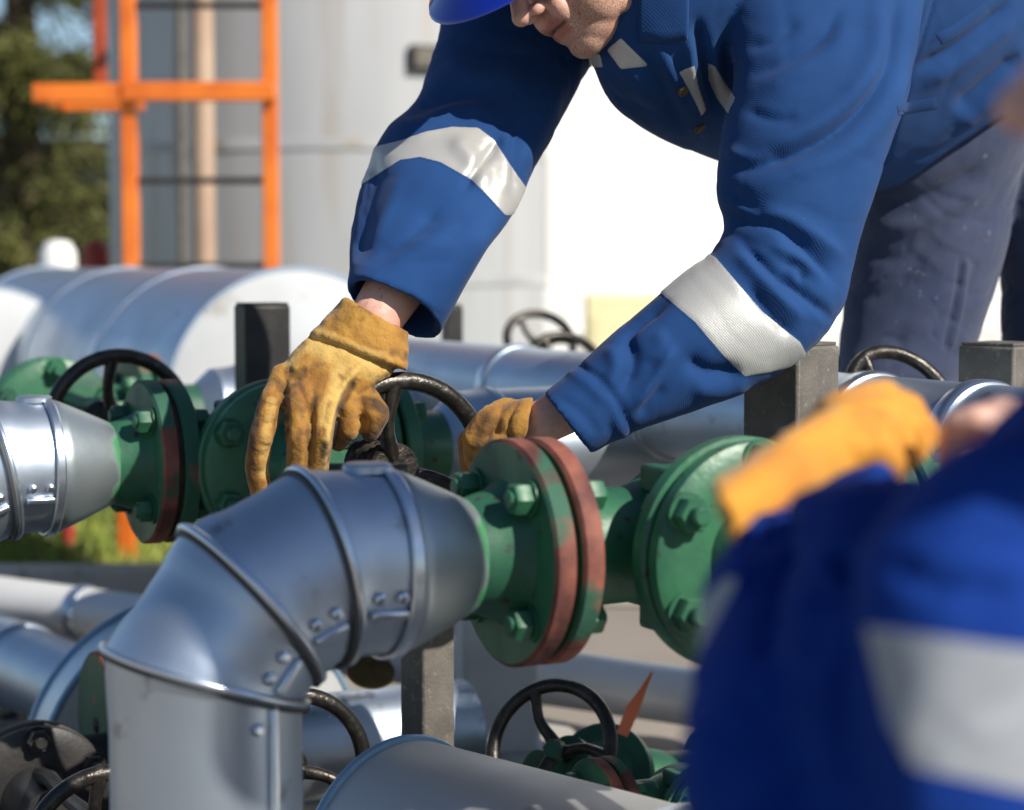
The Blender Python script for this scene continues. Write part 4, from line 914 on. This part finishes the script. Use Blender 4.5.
pl = MB().box(Vector((math.sin(a)*(TR+.02), -math.cos(a)*(TR+.02), npx[2])), (.13, .03, .10), rot).build('nameplate', M['black_metal'], tk, local=True, bevel=.006)
MB().box(Vector((math.sin(a)*(TR+.037), -math.cos(a)*(TR+.037), npx[2])), (.10, .004, .07), rot).build('plate_face', M['steel'], pl, local=True)
# pipe down the tank front
dp = P(203, 100, 7.75); tag(MB().tube([(dp[0], dp[1], 0), (dp[0], dp[1], 3), (dp[0], dp[1], 5.5)], .043, 20).build('drain_pipe', M['tan']), 'tan drain pipe running up the tank between the ladder rails', 'pipe')
dp = P(181, 100, 7.72); tag(MB().tube([(dp[0], dp[1], 0), (dp[0], dp[1], 5.5)], .02, 14).build('conduit', M['steel']), 'thin grey conduit beside the tan drain pipe', 'conduit')
# ladder with guard rail
LD = 6.6
l0 = P(132, 300, LD); l1 = P(272, 300, LD); lt = thing('orange_ladder', 'orange caged ladder with dark rungs in front of the grey tank', 'ladder', (l0[0], l0[1], 0))
for p, tilt in ((l0, .02), (l1, .015)):
    MB().box((p[0]-l0[0], p[1]-l0[1], 2.0), (.05, .065, 4.0)).build('rail', M['orange'], lt, local=True, bevel=.006)
wd = l1[0]-l0[0]
for z in np.arange(.27, 3.9, .2885*2):
    pass
for py in (8, 181, 266, 352, 438, 524, 610):
    z = P(200, py, LD)[2]; MB().tube([(.026, 0, z), (wd-.026, 0, z)], .0115, 12).build('rung', M['steel_black'], lt, local=True)
z = P(200, 93, LD-.05)[2]
g = MB(); z1 = P(132, 88, LD)[2]; z2 = P(270, 97, LD)[2]
g.box((wd/2, -.055, z), (wd+.05, .035, .062)); 
g.box((-.155, -.055, z-.005), (.30, .035, .062)); g.box((-.155, .30, z-.005), (.30, .035, .062)); g.box((-.29, .12, z-.005), (.035, .33, .06))
g.build('guard_band', M['orange'], lt, local=True, bevel=.006)
MB().box((-.155, .30, z+.85), (.045, .03, 1.65)).build('cage_bar', M['orange_dark'], lt, local=True, bevel=.005)
MB().box((-.155, .14, z+1.65), (.045, .36, .04)).build('cage_hoop', M['orange_dark'], lt, local=True, bevel=.005)
MB().box((wd/2, .42, 1.95), (.03, .86, .03)).build('wall_bracket', M['orange_dark'], lt, local=True)
# white building
bx = P(545, 300, 11.5); hb = thing('white_building', 'bright sunlit white rendered building beyond the two arms', 'building', (bx[0], bx[1], 0), R(20))
q = MB().box((4.5, 3, 3.0), (9, 6, 6)); q.build('wall', M['white_wall'], hb, local=True, bevel=.02)
MB().box((4.5, -.04, .25), (9.02, .08, .5)).build('plinth', M['white_pier'], hb, local=True)
MB().box((4.5, 3, 6.1), (9.3, 6.3, .2)).build('roof', M['concrete'], hb, local=True)
wf = MB().box((5.3, -.02, 2.0), (1.3, .06, 1.3)).build('window', M['steel'], hb, local=True)
MB().box((5.3, -.06, 1.32), (1.5, .14, .05)).build('sill', M['concrete'], wf, local=True)
# yellow bollard box
yb = P(612, 320, 9.6); t = thing('yellow_cabinet', 'pale yellow cabinet standing at the foot of the white building', 'cabinet', (yb[0], yb[1], 0))
hh = P(600, 294, 9.6)[2]
MB().box((.05, 0, hh/2+.04), (.36, .3, hh-.08)).build('case', M['yellow'], t, local=True, bevel=.012)
MB().box((.05, 0, .04), (.32, .26, .08)).build('plinth', M['concrete'], t, local=True)
MB().box((.05, -.153, hh/2), (.30, .008, hh-.2)).build('door', M['yellow'], t, local=True, bevel=.003)
# low white wall behind the pipes
pw = P(520, 320, 9.0); tag(MB().box((pw[0]-.32, pw[1], (P(0, 291, 9.0)[2])/2), (1.1, .2, P(0, 291, 9.0)[2])).build('parapet_wall', M['white_wall'], bevel=.01), 'low white wall between the tank and the yellow cabinet', 'wall')
# pier, red hydrant post, white marker, far shed
pp = P(497, 700, 3.35); t = thing('concrete_pier', 'pale square pier under the pipes behind the leaning wheel', 'pier', (pp[0], pp[1]+.08, 0), R(8))
hp = P(0, 560, 3.35)[2]; MB().box((0, 0, hp/2), (.135, .135, hp)).build('shaft', M['white_pier'], t, local=True, bevel=.012)
MB().box((0, 0, .03), (.30, .30, .06)).build('footing', M['concrete'], t, local=True, bevel=.01)
wp = P(58, 262, 7.4); t = thing('marker_post', 'white rounded marker post before the conifer', 'post', (wp[0], wp[1], 0))
MB().lathe([(0, .07), (P(0, 275, 7.4)[2], .07), (P(0, 252, 7.4)[2], .066), (P(0, 242, 7.4)[2], .045), (P(0, 240, 7.4)[2], .005)], (0, 0, 0), (0, 0, 1), 20).build('shaft', M['white_wall'], t, local=True)
MB().lathe([(0, .14), (.06, .14), (.08, .09)], (0, 0, 0), (0, 0, 1), 20).build('base', M['concrete'], t, local=True)
hpz = P(96, 250, 9.5); t = thing('hydrant', 'small red standpipe left of the ladder', 'hydrant', (hpz[0], hpz[1], 0))
MB().lathe([(0, .075), (.05, .075), (.06, .05), (hpz[2]-.1, .05), (hpz[2]-.08, .065), (hpz[2], .065), (hpz[2]+.05, .02)], (0, 0, 0), (0, 0, 1), 20).build('standpipe', M['red'], t, local=True, ang=30)
MB().lathe([(0, .03), (.11, .03), (.115, .036), (.14, .036)], (0, 0, hpz[2]-.16), (0, -1, 0), 16).build('outlet', M['red'], t, local=True)
op = P(127, 545, 6.0); tag(MB().box((op[0], op[1], .34), (.05, .05, .68)).build('orange_stake', M['orange'], bevel=.005), 'short orange stake standing in the lawn under the left flange', 'stake')
bp = P(68, 545, 6.3); tag(MB().tube([(bp[0], bp[1], 0), (bp[0], bp[1], .5)], .022, 12).build('rusty_stake', M['red']), 'rusty brown stake in the lawn near the left edge', 'stake')
sp = P(20, 270, 19); t = thing('far_shed', 'pale grey blue shed far off behind the conifer', 'building', (sp[0], sp[1], 0))
MB().box((0, 0, .95), (2.4, 2, 1.9)).build('wall', M['tank'], t, local=True); MB().box((0, 0, 1.96), (2.6, 2.2, .12)).build('roof', M['concrete'], t, local=True)
# conifers
def conifer(x, y, h, rad, label, n=15000, seed=1):
    g = np.random.default_rng(seed); t = thing('conifer_tree', label, 'tree', (x, y, 0), 0, 'dark conifers at the left')
    tr = MB().tube([(0, 0, 0), (.05, 0, h*.5), (0, 0, h)], [.18, .11, .01], 12)
    q = MB(); vs = []; fs = []
    nb = 85
    for b in range(nb):
        z = .35+(h-.4)*g.random()**1.15; L = rad*(1-z/h)**.75*g.uniform(.65, 1.15)+.15; a = g.uniform(0, 6.283); droop = g.uniform(.1, .35)
        p0 = Vector((0, 0, z)); dirn = Vector((math.cos(a), math.sin(a), 0)); pts = [p0+dirn*(L*s)+Vector((0, 0, -droop*L*s*s+.12*L*s)) for s in (0, .33, .66, 1)]
        tr.tube(pts, [.03, .022, .014, .005], 6)
        for k in range(n//nb):
            s = g.random()**.6; c = p0+dirn*(L*s)+Vector((0, 0, -droop*L*s*s+.12*L*s)); sp = .05+.20*L*(1-.55*s)
            side = dirn.cross(Vector((0, 0, 1))); c = c+side*g.normal(0, sp*.6)+Vector((0, 0, g.normal(-.05, .07)))
            d = (dirn*g.uniform(.2, 1)+side*g.uniform(-.8, .8)+Vector((0, 0, g.uniform(-.7, .15)))).normalized(); u = d.orthogonal().normalized()*.012
            u = Matrix.Rotation(g.uniform(0, 6.28), 3, d) @ u; ln = g.uniform(.07, .15); o = len(vs)
            vs += [c-u, c+u, c+d*ln+u*.4, c+d*ln-u*.4]; fs.append((o, o+1, o+2, o+3))
    q.add(vs, fs); q.build('crown', M['needle'], t, smooth=False, local=True); tr.build('trunk', M['bark'], t, local=True)
tp = P(18, 300, 13.0); conifer(tp[0], tp[1], 4.6, 1.25, 'dark conifer filling the upper left corner beside the tank', 20000, 3)
tp = P(-70, 300, 14.5); conifer(tp[0], tp[1], 5.2, 1.3, 'second dark conifer behind the first, mostly beyond the left edge', 15000, 5)
